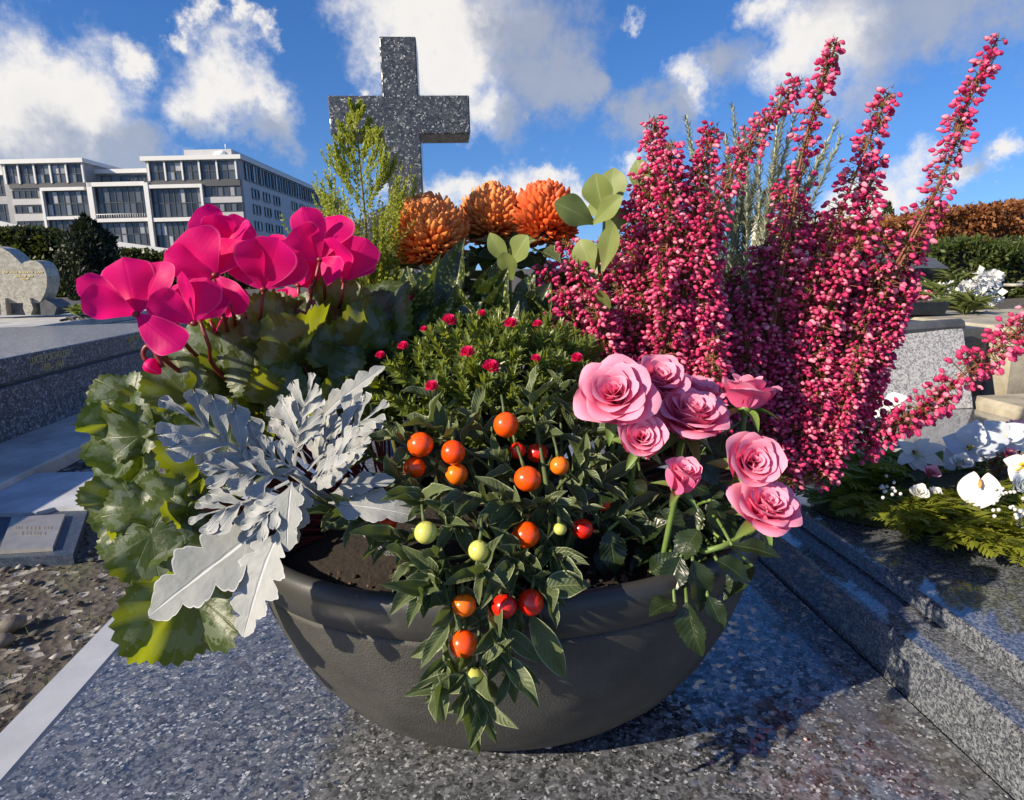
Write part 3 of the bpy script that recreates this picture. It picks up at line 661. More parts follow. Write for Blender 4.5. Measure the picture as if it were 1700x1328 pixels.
# right block
cols_ = [768, 850, 936, 1022, 1110, 1205]
for a, b_ in zip(cols_[:-1], cols_[1:]): window(a + 4, b_ - 4, zl(148), zl(238), 2, 2, 0, mat=M_mull)
for x in cols_: beam(x - 4, x + 4, zl(143), zl(240), d=.5, name='column')
beam(752, 1030, zl(240), zl(260), d=.35, mat=M_bdark, name='dark_band'); beam(1030, 1218, zl(240), zl(272), d=.35, mat=M_bdark, name='dark_band')
beam(752, 1030, zl(261), zl(279), d=.9); beam(1019, 1030, zl(279), zl(600), d=.9); beam(740, 762, zl(249), zl(640), d=1.0)
window(764, 1017, zl(282), zl(424), 9, 2); beam(763, 1018, zl(427), zl(446), d=.85); window(764, 1017, zl(450), zl(580), 9, 2)
for ya, yb in ((274, 324), (360, 402), (446, 490)): window(1034, 1216, zl(ya), zl(yb), 6, 1)
for ya, yb in ((327, 357), (405, 443)): beam(1032, 1219, zl(ya), zl(yb), d=.3, mat=M_bband, name='spandrel_band')
# middle bay
cols_ = [455, 560, 640, 690, 748]
for a, b_ in zip(cols_[:-1], cols_[1:]): window(a + 4, b_ - 4, zl(192), zl(240), 2, 1, 4.0)
beam(455, 742, zl(242), zl(263), b=.2, d=1.0); beam(452, 478, zl(242), zl(640), b=.2, d=1.0)
window(482, 738, zl(266), zl(420), 8, 2, .2); beam(479, 739, zl(424), zl(442), b=.2, d=1.0); window(482, 738, zl(446), zl(560), 8, 2, .2)
mb = MB()
for x in range(486, 738, 12): mb.tube([bp_(au(x), -.8, zl(423)), bp_(au(x), -.8, zl(403))], .05, 4)
mb.tube([bp_(au(484), -.8, zl(403)), bp_(au(738), -.8, zl(403))], .07, 4); part('balcony_railing', mb, M_bwhite, BLD)
# left block
cols_ = [48, 116, 196, 276, 356, 438]
for a, b_ in zip(cols_[:-1], cols_[1:]): window(a + 4, b_ - 4, zl(148), zl(238), 2, 2)
for x in cols_: beam(x - 4, x + 4, zl(143), zl(240), d=.5, name='column')
beam(58, 440, zl(240), zl(262), d=.35, mat=M_bdark, name='dark_band')
beam(218, 440, zl(263), zl(279), d=.9); beam(216, 228, zl(279), zl(620), d=.9)
window(230, 440, zl(282), zl(404), 7, 2); beam(228, 450, zl(408), zl(424), d=.85); window(230, 440, zl(428), zl(520), 7, 2)
for ya, yb in ((272, 312), (350, 386), (430, 470)): window(66, 214, zl(ya), zl(yb), 5, 1)
for ya, yb in ((315, 345), (390, 426)): beam(60, 215, zl(ya), zl(yb), d=.3, mat=M_bband, name='spandrel_band')
for ya, yb in ((190, 280), (330, 420)): window(-120, 20, zl(ya), zl(yb), 4, 2, 3.0)
# side wall windows
zA, zB = zl(146), zl(236)
n = 20
for i in range(n):
    v0 = 2 + i * 77 / n; window(v0, v0 + 77 / n - .7, zA, zB, 2, 1, side=True, fr=.22)
for ya, yb in ((272, 322), (356, 402), (444, 488)):
    for i in range(12):
        if i in (3, 7): continue
        v0 = 4.5 + i * 6.2; window(v0, v0 + 3.6, zl(ya), zl(yb), 2, 1, side=True, fr=.25)
# long pale parapet wall below
w = thing('boundary_wall', tuple(bp_(20, -30, GZ)), 'long pale sloping parapet wall under the office building', 'wall')
q = [P(-80, 352, 95.), P(100, 390, 95.), P(290, 416, 95.), P(420, 424, 95.), P(420, 470, 95.), P(-80, 470, 95.)]
mb = MB(); mb.prism(q[::-1], (0, .5, 0)); part('wall', mb, M_bside, w, False)
mb = MB()
for a, b_ in zip(q[:3], q[1:4]):
    mb.prism([a + Vector((0, -.2, .15)), b_ + Vector((0, -.2, .15)), b_ + Vector((0, -.2, -.5)), a + Vector((0, -.2, -.5))][::-1], (0, .9, 0))
part('coping', mb, M_bwhite, w, False)
# distant pale houses on the right
for i, (pts, Y, lab) in enumerate([([(1312, 398), (1312, 362), (1330, 352), (1352, 362), (1352, 398)], 60., 'cream gabled house glimpsed between the heather spikes'),
                                   ([(1402, 400), (1402, 372), (1438, 372), (1438, 362), (1560, 358), (1560, 400)], 70., 'low white flat-roofed building beyond the russet hedge')]):
    hb = thing('house', tuple(P(pts[0][0], 420, Y)), lab, 'building')
    q = [P(x, y, Y) for x, y in pts]; q[0].z = GZ; q[-1].z = GZ
    mb = MB(); mb.prism(q, (0, 8, 0)); part('wall', mb, plain('cream render', (.62, .60, .50) if i == 0 else (.7, .7, .68), .7), hb, False)
    for k in range(6 if i else 2):
        x = (1406 + k * 5.4) if i else 1318 + k * 16
        y0_, y1_ = (378, 388) if i else (372, 382); q = [P(x, y0_, Y - .05), P(x + 3.2, y0_, Y - .05), P(x + 3.2, y1_, Y - .05), P(x, y1_, Y - .05)]
        mb = MB(); mb.prism(q, (0, .15, 0)); part('window', mb, M_mull, hb, False)
t = thing('cypress_tree', tuple(P(1470, 420, 45.)), 'slim pointed cypress beside the low white building', 'tree')
k = 1500; b0 = P(1470, 400, 45.); hh = P(1470, 338, 45.).z - GZ; u = rng.random(k)
r_ = .62 * np.sin(np.clip(.12 + .88 * u, 0, 1) * math.pi) ** .7 * rng.uniform(.7, 1.05, k); a = rng.uniform(0, 6.283, k)
v, f = stamp(leaf_q, leaf_qf, leaf_mats(k, .15, .35, .4, (0, 0, 1), 2), np.stack([b0.x + r_ * np.cos(a), 45 + r_ * np.sin(a), GZ + u * hh], 1))
np_part('crown', v, f, M_hedge, t, False, 'stuff'); mb = MB(); mb.tube([(b0.x, 45, GZ), (b0.x, 45, hh * .8)], [.15, .04], 6); part('trunk', mb, M_core, t)

# ------------------------------------------------------------------ the oval planter bowl
BX, BYC, BA, BB = 0.048, 0.600, 0.239, 0.181
pot = thing('planter_bowl', (BX, BYC, 0), 'oval charcoal plastic planter bowl overflowing with mixed flowers', 'planter')
M_pot = plain('charcoal plastic', (.046, .045, .041), .56, .4, noise=.22, nscale=22, bump=.5, bscale=700, col2=(.074, .073, .066))
M_rim = plain('smooth charcoal plastic', (.036, .036, .034), .42, .5, noise=.12, nscale=40, bump=.05, bscale=500)
M_potsoil = plain('dark potting soil', (.016, .011, .008), .95, noise=.6, nscale=120, bump=1.0, bscale=260)
mb = MB(); mb.lathe([(.02, .0008), (.50, .0008), (.53, .003), (.62, .014), (.72, .033), (.81, .060), (.885, .092), (.94, .125), (.963, .146), (.966, .1515), (.93, .1515)], (BX, BYC, 0), 72, BA, BB)
part('bowl', mb, M_pot, pot)
mb = MB(); mb.lathe([(.93, .152), (.968, .152), (.982, .1545), (.994, .165), (.998, .174), (.990, .1815), (.972, .1855), (.945, .186), (.925, .182), (.905, .170), (.89, .13)], (BX, BYC, 0), 72, BA, BB)
part('rim', mb, M_rim, pot)
mb = MB(); rows = []
for i in range(13):
    r = max(i / 12, .002) * .90; ring = []
    for j in range(48):
        a = 2 * math.pi * j / 48; x = BX + BA * r * math.cos(a); y = BYC + BB * r * math.sin(a)
        ring.append(Vector((x, y, .152 + .045 * (1 - r * r) * (1 if y > BYC - .09 else .6) + random.uniform(-.003, .003))))
    rows.append(ring)
mb.grid(rows, True); part('soil', mb, M_potsoil, pot)
k = 900; a = rng.uniform(3.6, 6.0, k); r = np.sqrt(rng.random(k)) * .88
ms = np.einsum('k,kij->kij', rng.uniform(.0012, .0042, k), np.linalg.qr(rng.normal(size=(k, 3, 3)))[0])
v, f = stamp(ico_v, ico_f, ms, np.stack([BX + BA * r * np.cos(a), BYC + BB * r * np.sin(a), .156 + .028 * (1 - r * r)], 1))
np_part('soil_crumbs', v, f, island('soil crumbs', (.014, .010, .007), (.05, .032, .02), .9, c3=(.16, .10, .07)), pot, False, 'stuff')

# ------------------------------------------------------------------ leaf and petal shapes
def sheet(prof, n=10, m=5, fold=.15, curl=.2, wave=0.0, wn=3, slant=0.0, twist=0.0, seed=0, lift=0.0):
    rr = random.Random(seed); ph = rr.uniform(0, 6.28); mb = MB(); rows = []
    for i in range(n + 1):
        t = i / n; w = prof(t); row = []
        for j in range(m):
            s = -1 + 2 * j / (m - 1); x = s * w; tw = twist * t
            z = fold * abs(x) - curl * t * t + lift * t + wave * abs(s) * math.sin(wn * 6.28 * t + ph + (0 if s > 0 else 1.3)) * w
            row.append(Vector((x * math.cos(tw) - z * math.sin(tw) * .3, t + slant * abs(x), z + x * math.sin(tw))))
        rows.append(row)
    mb.grid(rows); return mb
lance = lambda t: .5 * max(math.sin(math.pi * min(t ** .85, 1)) ** .85, .02) if 0 < t < 1 else .02
obov = lambda t: .5 * (.10 + .90 * math.sin(math.pi * min(t * .86, 1) ** 1.35) ** .8) * (1 if t < .86 else max(1 - ((t - .86) / .14) ** 2.2, .05)) if t > 0 else .04
spat = lambda t: .5 * (.16 + .84 * max(math.sin(math.pi * t ** 1.5), 0) ** .9) if t < .995 else .05
def place(name, me, parent, A, B, wid, nrm, M_extra=None):
    A = Vector(A); B = Vector(B); d = B - A; L = d.length
    return put(name, me, parent, basis(A, d, nrm, wid, L, L))
TOCAM = lambda p: (CAM - Vector(p)).normalized()

# ------------------------------------------------------------------ cyclamen
M_cpet = leafmat('cyclamen petal', (.84, .006, .22), (.95, .016, .32), (1.0, .012, .27), trans=.55, rough=.5, spec=.25, nscale=25, veins=.07, bump=.10, edge=(.05, (.95, .08, .34)), tip=(.0, .35, (.84, .006, .22)))
M_cstem = plain('cyclamen stem', (.17, .018, .016), .45, noise=.4, nscale=50)
M_cleaf = leafmat('cyclamen leaf', (.030, .055, .015), (.075, .105, .028), (.50, .58, .015), trans=.36, rough=.42, spec=.45, zone=(.52, .80, (.13, .165, .115)), back=(.085, .105, .035), nscale=230, bump=.35)
cyc = thing('cyclamen_plant', (BX - .13, BYC, .17), 'magenta cyclamen with scalloped marbled leaves at the bowl edge', 'flowering plant')
pet_v = [sheet(obov, 22, 9, fold=-.10 * s1, curl=c1, wave=.12, wn=1.3, lift=l1, twist=tw, seed=i).mesh('petal', M_cpet) for i, (s1, c1, l1, tw) in enumerate([(1, .18, .1, .2), (2.2, .30, .2, -.3), (-1.2, -.2, -.1, .4), (1.6, .05, .0, -.15)])]
K2 = lambda x, y: (120 + x * .3412, 320 + y * .3412)      # close-up coordinates of the flower heads
flowers = [
 ((310, 590), .52, [((12, 425), 44, -.01), ((242, 305), 70, .02), ((440, 352), 56, .03), ((50, 508), 46, -.025), ((520, 752), 52, -.02), ((150, 380), 40, .045)]),
 ((695, 400), .565, [((448, 285), 52, -.01), ((552, 180), 74, -.005), ((700, 190), 66, .02), ((815, 240), 60, .02), ((830, 575), 44, -.01), ((470, 400), 40, .03)]),
 ((738, 245), .60, [((612, 82), 58, .0), ((690, 118), 44, -.02), ((748, 100), 40, .02), ((858, 132), 46, .01), ((880, 168), 34, -.01)]),
 ((592, 635), .53, [((378, 505), 48, -.015), ((542, 380), 24, .0), ((648, 415), 48, .0), ((475, 440), 36, .03), ((720, 470), 44, .03)]),
 ((930, 470), .575, [((780, 245), 62, .0), ((900, 222), 66, -.015), ((1010, 215), 66, -.01), ((1098, 285), 56, .0), ((955, 185), 60, .04), ((1060, 230), 50, .04)]),
 ((1205, 325), .60, [((1112, 66), 46, .0), ((1300, 95), 60, .02), ((1075, 180), 62, -.01), ((1318, 410), 44, -.02), ((1345, 160), 40, .04)]),
 ((1322, 428), .605, [((1290, 210), 62, -.01), ((1428, 220), 56, .0), ((1448, 300), 42, .01), ((1370, 205), 54, .03)]),
 ((1100, 450), .65, [((1040, 320), 56, .0), ((1125, 300), 60, -.01), ((1205, 310), 56, .0), ((1270, 370), 48, .01)]),
 ((740, 610), .59, [((640, 460), 50, .0), ((745, 440), 50, .0), ((850, 480), 44, .01), ((700, 640), 30, -.02)]),
 ((1040, 560), .70, [((1000, 470), 34, .0), ((1080, 465), 36, .0), ((1130, 500), 30, .0)]),
]
for fi, (bs, Y, pets) in enumerate(flowers):
    A = P(*K2(*bs), Y); cup = MB(); cup.ball(A, .0030, 10, 8, (1, 1, .8)); fl = part('flower', cup, M_cstem, cyc)
    for pi, (tp, w_, dy) in enumerate(pets):
        B = P(*K2(*tp), Y + dy); nrm = TOCAM(A) + rv(.35) + Vector((-.25, 0, .15))
        place('petal', pet_v[(fi + pi * 3) % 4], fl, A, B, w_ * 1.12 * MPP(Y), nrm)
fp = place('fallen_petal', pet_v[1], cyc, P(640, 497, .68), P(686, 503, .67), 34 * MPP(.68), TOCAM(A) + Vector((0, 0, .4)))
base = Vector((BX - .14, BYC + .01, .17))
stems = [((330, 600), (400, 730), (470, 830), .52), ((500, 620), (545, 700), (600, 790), .54), ((620, 620), (665, 740), (720, 880), .53), ((690, 420), (740, 610), (805, 780), .565),
         ((755, 450), (785, 590), (835, 740), .57), ((930, 470), (915, 600), (895, 720), .575), ((975, 460), (990, 520), (1003, 570), .60), ((1205, 330), (1180, 440), (1165, 520), .60),
         ((1215, 340), (1228, 470), (1238, 620), .605), ((1322, 430), (1310, 520), (1295, 640), .605), ((670, 620), (695, 680), (730, 740), .58), ((1100, 450), (1103, 520), (1105, 600), .65),
         ((835, 560), (850, 620), (865, 720), .585), ((810, 560), (820, 640), (840, 740), .59), ((1170, 420), (1160, 520), (1150, 640), .62), ((345, 600), (390, 700), (450, 800), .53)]
for a, b_, c_, Y in stems:
    A, B, C_ = P(*K2(*a), Y), P(*K2(*b_), Y), P(*K2(*c_), Y + .055)
    mb = MB(); mb.tube(bez([A, B, C_, C_.lerp(base, .45) + FWD * .03], 12), [.0016] * 6 + [.0020] * 6, 6); part('flower_stem', mb, M_cstem, cyc)
for pts, Y in (([(1148, 680), (1146, 570), (1160, 528), (1178, 545), (1180, 590)], .60), ([(440, 850), (400, 770), (365, 745), (345, 780), (360, 820)], .53)):
    q = [P(*K2(*p), Y) for p in pts]; mb = MB(); mb.tube(bez(q, 14), .002, 6); st = part('bud_stem', mb, M_cstem, cyc)
    e = q[-1]; tip = P(*K2(pts[-1][0] + (5 if Y > .55 else 70), pts[-1][1] + (145 if Y > .55 else 60)), Y)
    mb = MB(); mb.tube(bez([e, e.lerp(tip, .3), e.lerp(tip, .65), tip], 9), [.003, .0052, .0062, .0064, .006, .005, .004, .003, .001], 8); part('bud', mb, M_cpet, st)
def cyc_leaf(seed):
    rr = random.Random(seed); mb = MB(); nr, ns = 9, 60; rows = []; uvs = []
    ph, ph2 = rr.uniform(0, 6.28), rr.uniform(0, 6.28); cup = rr.uniform(-.5, .5); a3 = rr.uniform(.08, .20); a7 = rr.uniform(.03, .08); fold = rr.uniform(.0, .7)
    vs = [(0, .30, 0)]; uv = [(0, .5)]
    for i in range(1, nr + 1):
        r = i / nr
        for j in range(ns):
            th = 2 * math.pi * j / ns; dth = abs(((th + math.pi / 2 + math.pi) % (2 * math.pi)) - math.pi)   # angle from the petiole side
            R = .52 * (1 + .10 * math.cos(th - math.pi / 2)) * (1 - .50 * math.exp(-(dth / .30) ** 2)) * (1 + (.045 if i == nr else 0) * (1 if j % 2 else -1) + .03 * math.sin(5 * th + ph))
            x = R * r * math.cos(th) * 1.02; y = .30 + .16 * r + R * r * math.sin(th)
            z = cup * r * r * .5 + a3 * r ** 2 * math.sin(3 * th + ph) + a7 * r ** 3 * math.sin(7 * th + ph2) + fold * abs(x) * .6 - .10 * r * r * (y ** 2)
            vs.append((x, y, z)); uv.append((r, j / ns))
    fs = [(0, 1 + j, 1 + (j + 1) % ns) for j in range(ns)]
    for i in range(nr - 1):
        for j in range(ns):
            a = 1 + i * ns + j; b_ = 1 + i * ns + (j + 1) % ns; fs.append((a, a + ns, b_ + ns, b_))
    mb.add(vs, fs, uv); return mb.mesh('leaf', M_cleaf)
cl = [cyc_leaf(s) for s in range(7)]
# (centre x, centre y, size px, direction the blade points in the picture (deg, 0 right, 90 up), tilt of the face, distance)
CL = [(250, 660, 110, 200, 0), (232, 745, 130, 260, 1), (225, 800, 110, 240, 0), (212, 860, 120, 250, 1), (262, 905, 120, 290, 2), (305, 1000, 150, 235, 2), (330, 750, 110, 100, 2),
      (300, 640, 100, 80, 0), (345, 605, 110, 150, 1), (415, 590, 110, 60, 2), (505, 585, 130, 50, 2), (455, 610, 100, 80, 0), (575, 560, 110, 30, 0), (640, 535, 100, 70, 1), (600, 610, 90, 20, 0),
      (390, 655, 110, 120, 0), (480, 650, 100, 60, 1), (545, 640, 100, 20, 1), (520, 545, 90, 90, 0), (440, 690, 110, 130, 0), (310, 700, 100, 160, 0), (280, 780, 110, 230, 0), (310, 860, 120, 240, 0),
      (350, 800, 120, 200, 0), (380, 880, 120, 220, 0), (420, 780, 110, 180, 0), (350, 930, 110, 250, 0), (270, 990, 90, 230, 0), (640, 500, 80, 60, 0), (570, 510, 80, 80, 0), (460, 540, 90, 100, 0),
      (400, 545, 90, 120, 0), (685, 560, 90, 40, 0), (195, 700, 80, 190, 2), (205, 910, 80, 240, 1), (360, 560, 80, 110, 0), (550, 590, 80, 60, 2), (620, 660, 90, 10, 0), (420, 620, 80, 100, 2), (345, 650, 90, 170, 1), (400, 625, 85, 60, 1), (455, 655, 90, 40, 2), (510, 640, 95, 70, 0), (370, 700, 95, 200, 2), (300, 590, 80, 140, 1), (270, 840, 100, 200, 2), (240, 700, 90, 150, 2), (560, 620, 80, 40, 1), (190, 770, 90, 230, 1), (190, 830, 80, 200, 2), (285, 950, 110, 250, 1), (600, 560, 90, 50, 2)]
cb = Vector((BX - .13, BYC - .01, .15))
for i in range(46):                                   # smaller leaves filling the mound
    x = random.choice((random.uniform(190, 400), random.uniform(250, 690))); y = random.uniform(640, 960) if x < 400 else random.uniform(515, 680)
    CL.append((x, y, random.uniform(55, 88), math.degrees(math.atan2(-(y - 760), x - 440)) + random.uniform(-50, 50), random.choice((0, 0, 1, 1, 2))))
for i, (x, y, s_, ang, tl) in enumerate(CL):
    dx = (x - 430) / 300; dy = (y - 740) / 330
    Y = .585 - .05 * dy + .05 * dx * dx - (.03 if tl == 2 else 0)
    if x < 330 and y > 800: Y -= .03
    C_ = P(x, y, Y); a = R_(ang); dirp = (RGT * math.cos(a) + UPV * math.sin(a))
    L = s_ * MPP(Y) * 1.12
    n_ = [(Vector((0, -.45, 1)) + RGT * dx * .5), (TOCAM(C_) + Vector((-.5, 0, .5))), (Vector((.45, -.75, .15)))][tl] + rv(.45)
    A = C_ - dirp * L * .45
    put('leaf', cl[i % 7], cyc, basis(A, dirp + FWD * random.uniform(-.3, .3), n_, L, L, L))
    mb = MB(); A2 = A + dirp * L * .30
    q = cb + rv(.03); q.z = .165
    mb.tube(bez([A2 + FWD * .004, A2.lerp(q, .5) + Vector((0, .03, .0)), q + Vector((0, .05, 0))], 7), .0012, 5); part('leaf_stalk', mb, M_cstem, cyc)

# ------------------------------------------------------------------ dusty miller
M_dm = leafmat('silver felt leaf', (.21, .225, .22), (.40, .41, .395), (.4, .42, .36), trans=.10, rough=.85, spec=.15, mid=(.03, (.52, .54, .54)), edge=(.03, (.46, .47, .46)), nscale=130, bump=.5, fuzz=.35, veins=.03)
def lobed(nl, depth, wid, seed, fold=.25, curl=.25):
    rr = random.Random(seed); mb = MB(); n, m = 84, 9; rows = []; ph = rr.uniform(-.05, .05)
    for i in range(n + 1):
        t = i / n; row = []
        env = wid * math.sin(math.pi * min(max(t, .0) ** .75, 1)) ** .6 * (1 - .15 * t) + .012 if t < 1 else .01
        for j in range(m):
            s = -1 + 2 * j / (m - 1); tt = t + (ph if s > 0 else 0)
            lb = abs(math.sin(math.pi * nl * tt)) ** (1.9 if depth > .6 else .75); lb2 = abs(math.sin(math.pi * nl * 3 * tt))
            w = max(env * ((1 - depth) + depth * lb * (.82 + .18 * lb2)), .014)
            if t < .14: w = .014 + (w - .014) * (t / .14) ** 2
            x = s * w
            z = fold * abs(x) * .8 - curl * t * t + .05 * lb * abs(s) * math.sin(9 * t + seed) + .03 * math.sin(5 * t + seed)
            row.append(Vector((x, t + .42 * abs(x) * (1 - t * .4), z)))
        rows.append(row)
    mb.grid(rows); return mb.mesh('leaf', M_dm)
def lacy(nl, seed, W_=.42):
    """deeply cut felted leaf: a midrib with pairs of spoon-shaped, toothed lobes"""
    rr = random.Random(seed); mb = MB()
    spine = lambda t: Vector((.03 * math.sin(4 * t + seed), t, .07 * math.sin(2.4 * t + seed) - .12 * t * t))
    rows = [[spine(t) + Vector((sx * (.026 - .016 * t), 0, .006 * (1 - abs(sx)))) for sx in (-1, 0, 1)] for t in [i / 14 for i in range(15)]]
    mb.grid(rows)
    lobes = [(.22 + .66 * (k / nl) + (.02 if s > 0 else 0), s) for k in range(nl) for s in (-1, 1)] + [(.90, 0)]
    for (t, s) in lobes:
        L = (W_ * math.sin(math.pi * (.22 + .62 * t)) * rr.uniform(.85, 1.1)) if s else .22; a = (R_(52 - 18 * t) + rr.uniform(-.12, .12)) * s
        d = Vector((math.sin(a), math.cos(a), rr.uniform(-.1, .25))).normalized(); F = frame(d, Vector((0, 0, 1)) + Vector((-s * .25, 0, 0))); o = spine(t); rows = []
        for i in range(13):
            u = i / 12; w = L * (.07 + .25 * u ** 1.5 * (1 + .28 * math.sin(u * 13 + seed))) * (1 if u < .80 else math.sqrt(max(1 - ((u - .80) / .20) ** 2, .03))); row = []
            for j in range(7):
                q = -1 + j / 3; row.append(o + F @ Vector((q * w, u * L + (.10 * L * u * math.cos(q * 6.3) if u > .75 else 0), .05 * L * abs(q) ** 2 - .22 * L * u * u + .03 * L * math.sin(7 * u + q * 2 + seed))))
            rows.append(row)
        mb.grid(rows)
    return mb.mesh('leaf', M_dm)
fine_l = [lacy(4, 3, .44), lacy(3, 5, .50), lacy(4, 8, .42), lacy(4, 11, .46)]
dm = thing('dusty_miller', (BX - .10, BYC - .13, .17), 'silver felted dusty miller with deeply lobed leaves', 'foliage plant')
broad = [lobed(4, .46, .28, 2, .28, .32), lobed(5, .52, .25, 7, .22, .38), lobed(3, .45, .36, 9, .3, .5)]
DM = [((478, 790), (306, 676), .30, 0, .47, .44), ((490, 770), (508, 640), .34, 1, .50, .50), ((510, 780), (612, 672), .40, 2, .50, .50), ((480, 790), (352, 778), .34, 2, .46, .44), ((480, 800), (330, 845), .34, 0, .455, .43),
      ((500, 790), (425, 735), .5, 1, .47, .46), ((505, 770), (470, 668), .34, 0, .51, .52), ((520, 790), (585, 730), .55, 1, .48, .46), ((500, 800), (470, 900), .0, 2, .445, .42), ((490, 810), (420, 880), .35, 0, .44, .42),
      ((520, 800), (560, 670), .4, 2, .52, .53), ((510, 800), (560, 770), .6, 0, .46, .44)]
for i, (a, b_, wr, k, ya, yb) in enumerate(DM):
    A, B = P(*a, ya), P(*b_, yb); L = (B - A).length; me = (fine_l[(k + i) % 4] if wr else broad[2])
    w_ = L * (.78 + (wr or .5) * .25)
    put('leaf', me, dm, basis(A, B - A, TOCAM(A) * .9 + Vector((-.25, 0, .55)) + rv(.25), w_, L, L))
for (a, b_, k, ya, yb, ws_) in [((462, 862), (228, 1008), 0, .445, .405, 1.0), ((468, 880), (380, 1050), 1, .43, .395, 1.15), ((545, 835), (680, 838), 2, .455, .44, .7), ((550, 820), (640, 785), 2, .46, .45, .6), ((485, 800), (462, 905), 2, .44, .41, .85), ((530, 700), (620, 598), 1, .53, .53, .7)]:
    A, B = P(*a, ya), P(*b_, yb); L = (B - A).length
    put('leaf', broad[k], dm, basis(A, B - A, TOCAM(A) * .8 + Vector((-.35, 0, .55)) + rv(.12), L * ws_, L, L * .6))
b0 = Vector((BX - .095, BYC - .12, .17))
for i in range(7):
    e = P(random.uniform(470, 520), random.uniform(770, 830), .47) + rv(.006); mb = MB(); mb.tube(bez([b0 + rv(.01) + Vector((0, .05, 0)), b0.lerp(e, .5) + Vector((0, .03, .0)), e], 7), .0017, 6); part('stem', mb, M_dm, dm)

# ------------------------------------------------------------------ Jerusalem cherry
M_jl = leafmat('matt green leaf', (.062, .088, .038), (.125, .155, .068), (.22, .30, .05), trans=.22, rough=.5, spec=.35, mid=(.035, (.15, .19, .08)), edge=(.055, (.33, .37, .21)), veins=.14, bump=.4)
M_jst = plain('green woody stem', (.08, .11, .035), .6, noise=.3)
def berry_mat(n, c1, c2):
    m, nt, out = newmat(n); tcn = N(nt, 'ShaderNodeTexCoord'); nz = N(nt, 'ShaderNodeTexNoise', {'Vector': tcn.outputs['Object'], 'Scale': 1.1, 'Detail': 3.0})
    oi = N(nt, 'ShaderNodeObjectInfo'); f_ = math_(nt, 'ADD', math_(nt, 'MULTIPLY', nz.outputs[0], .7), math_(nt, 'MULTIPLY_ADD', oi.outputs['Random'], .6, -.2), clamp=True)
    b = N(nt, 'ShaderNodeBsdfPrincipled', {'Base Color': mixc(nt, f_, c1, c2), 'Roughness': .22, 'Specular IOR Level': .5, 'Subsurface Weight': .15, 'Subsurface Scale': .004, 'Subsurface Radius': (1, .3, .1), 'Coat Weight': .3, 'Coat Roughness': .08})
    nt.links.new(b.outputs[0], out.inputs[0]); return m
MBER = {'o': berry_mat('orange berry', (.88, .060, .003), (.94, .105, .005)), 'r': berry_mat('red berry', (.62, .012, .006), (.72, .03, .008)), 'y': berry_mat('unripe berry', (.50, .52, .11), (.62, .60, .15)), 'a': berry_mat('amber berry', (.90, .15, .006), (.92, .22, .01)), 'g': berry_mat('green berry', (.16, .20, .04), (.25, .30, .06))}
bm_ = MB(); bm_.ball((0, 0, 0), 1, 24, 16, (1, 1, .97)); BER = {}
for k_, m_ in MBER.items():
    BER[k_] = bm_.mesh('berry', m_)
jc = thing('jerusalem_cherry', (BX + .01, BYC - .10, .17), 'winter cherry with glossy orange berries hanging over the bowl rim', 'berry plant')
BL = [(840, 705, 22, 'o', .50), (698, 738, 22, 'o', .485), (688, 776, 19, 'o', .49), (752, 751, 21, 'o', .485), (876, 795, 24, 'o', .465), (859, 748, 15, 'r', .51), (892, 752, 18, 'r', .515), (929, 773, 17, 'a', .475),
      (758, 787, 20, 'a', .49), (643, 867, 17, 'o', .47), (873, 888, 25, 'o', .45), (967, 878, 19, 'r', .465), (999, 833, 17, 'r', .49), (770, 1005, 22, 'a', .41), (837, 1006, 23, 'r', .41), (881, 1000, 24, 'r', .415),
      (769, 1069, 26, 'o', .395), (707, 884, 20, 'y', .43), (795, 914, 19, 'y', .42), (930, 878, 12, 'y', .44), (785, 1125, 21, 'y', .395), (1060, 809, 17, 'g', .50), (572, 850, 10, 'y', .46), (1004, 705, 9, 'g', .53)]
BP = []
jb = Vector((BX + .01, BYC - .09, .17))
for (x, y, r, k_, Y) in BL:
    c_ = P(x, y, Y); rr_ = r * MPP(Y) * 1.0; BP.append((c_, rr_))
    a_ = random.uniform(0, 6.28); o = put('berry', BER[k_], jc, Matrix.Translation(c_) @ Matrix.Rotation(a_, 4, 'Z') @ Matrix.Rotation(random.uniform(-.5, .5), 4, 'X') @ Matrix.Diagonal((rr_, rr_ * random.uniform(.95, 1.03), rr_ * random.uniform(.95, 1.05), 1)))
    up = (Vector((random.uniform(-.3, .3), .5, 1)).normalized()); mb = MB(); s0 = c_ + up * rr_ * .96
    mb.tube(bez([s0, s0 + up * .007, s0 + up * .012 + Vector((0, .008, .001))], 5), [.0016, .001, .0012], 5)
    for q in range(5):
        a = q * 1.257; d = (up.orthogonal().normalized()); d = Matrix.Rotation(a, 3, up) @ d
        mb.add([s0, s0 + d * .003 - up * .0003 + up.cross(d) * .0012, s0 + d * .0055 - up * .0016, s0 + d * .003 - up * .0003 - up.cross(d) * .0012], [(0, 1, 2, 3)])
    part('calyx', mb, M_jst, o)
jl = [sheet(lance, 14, 7, fold=.35, curl=c1, wave=.13, wn=1.5, twist=tw, seed=20 + i).mesh('leaf', M_jl) for i, (c1, tw) in enumerate([(.25, .2), (.1, -.3), (.4, .1), (-.15, .3), (.05, 0)])]
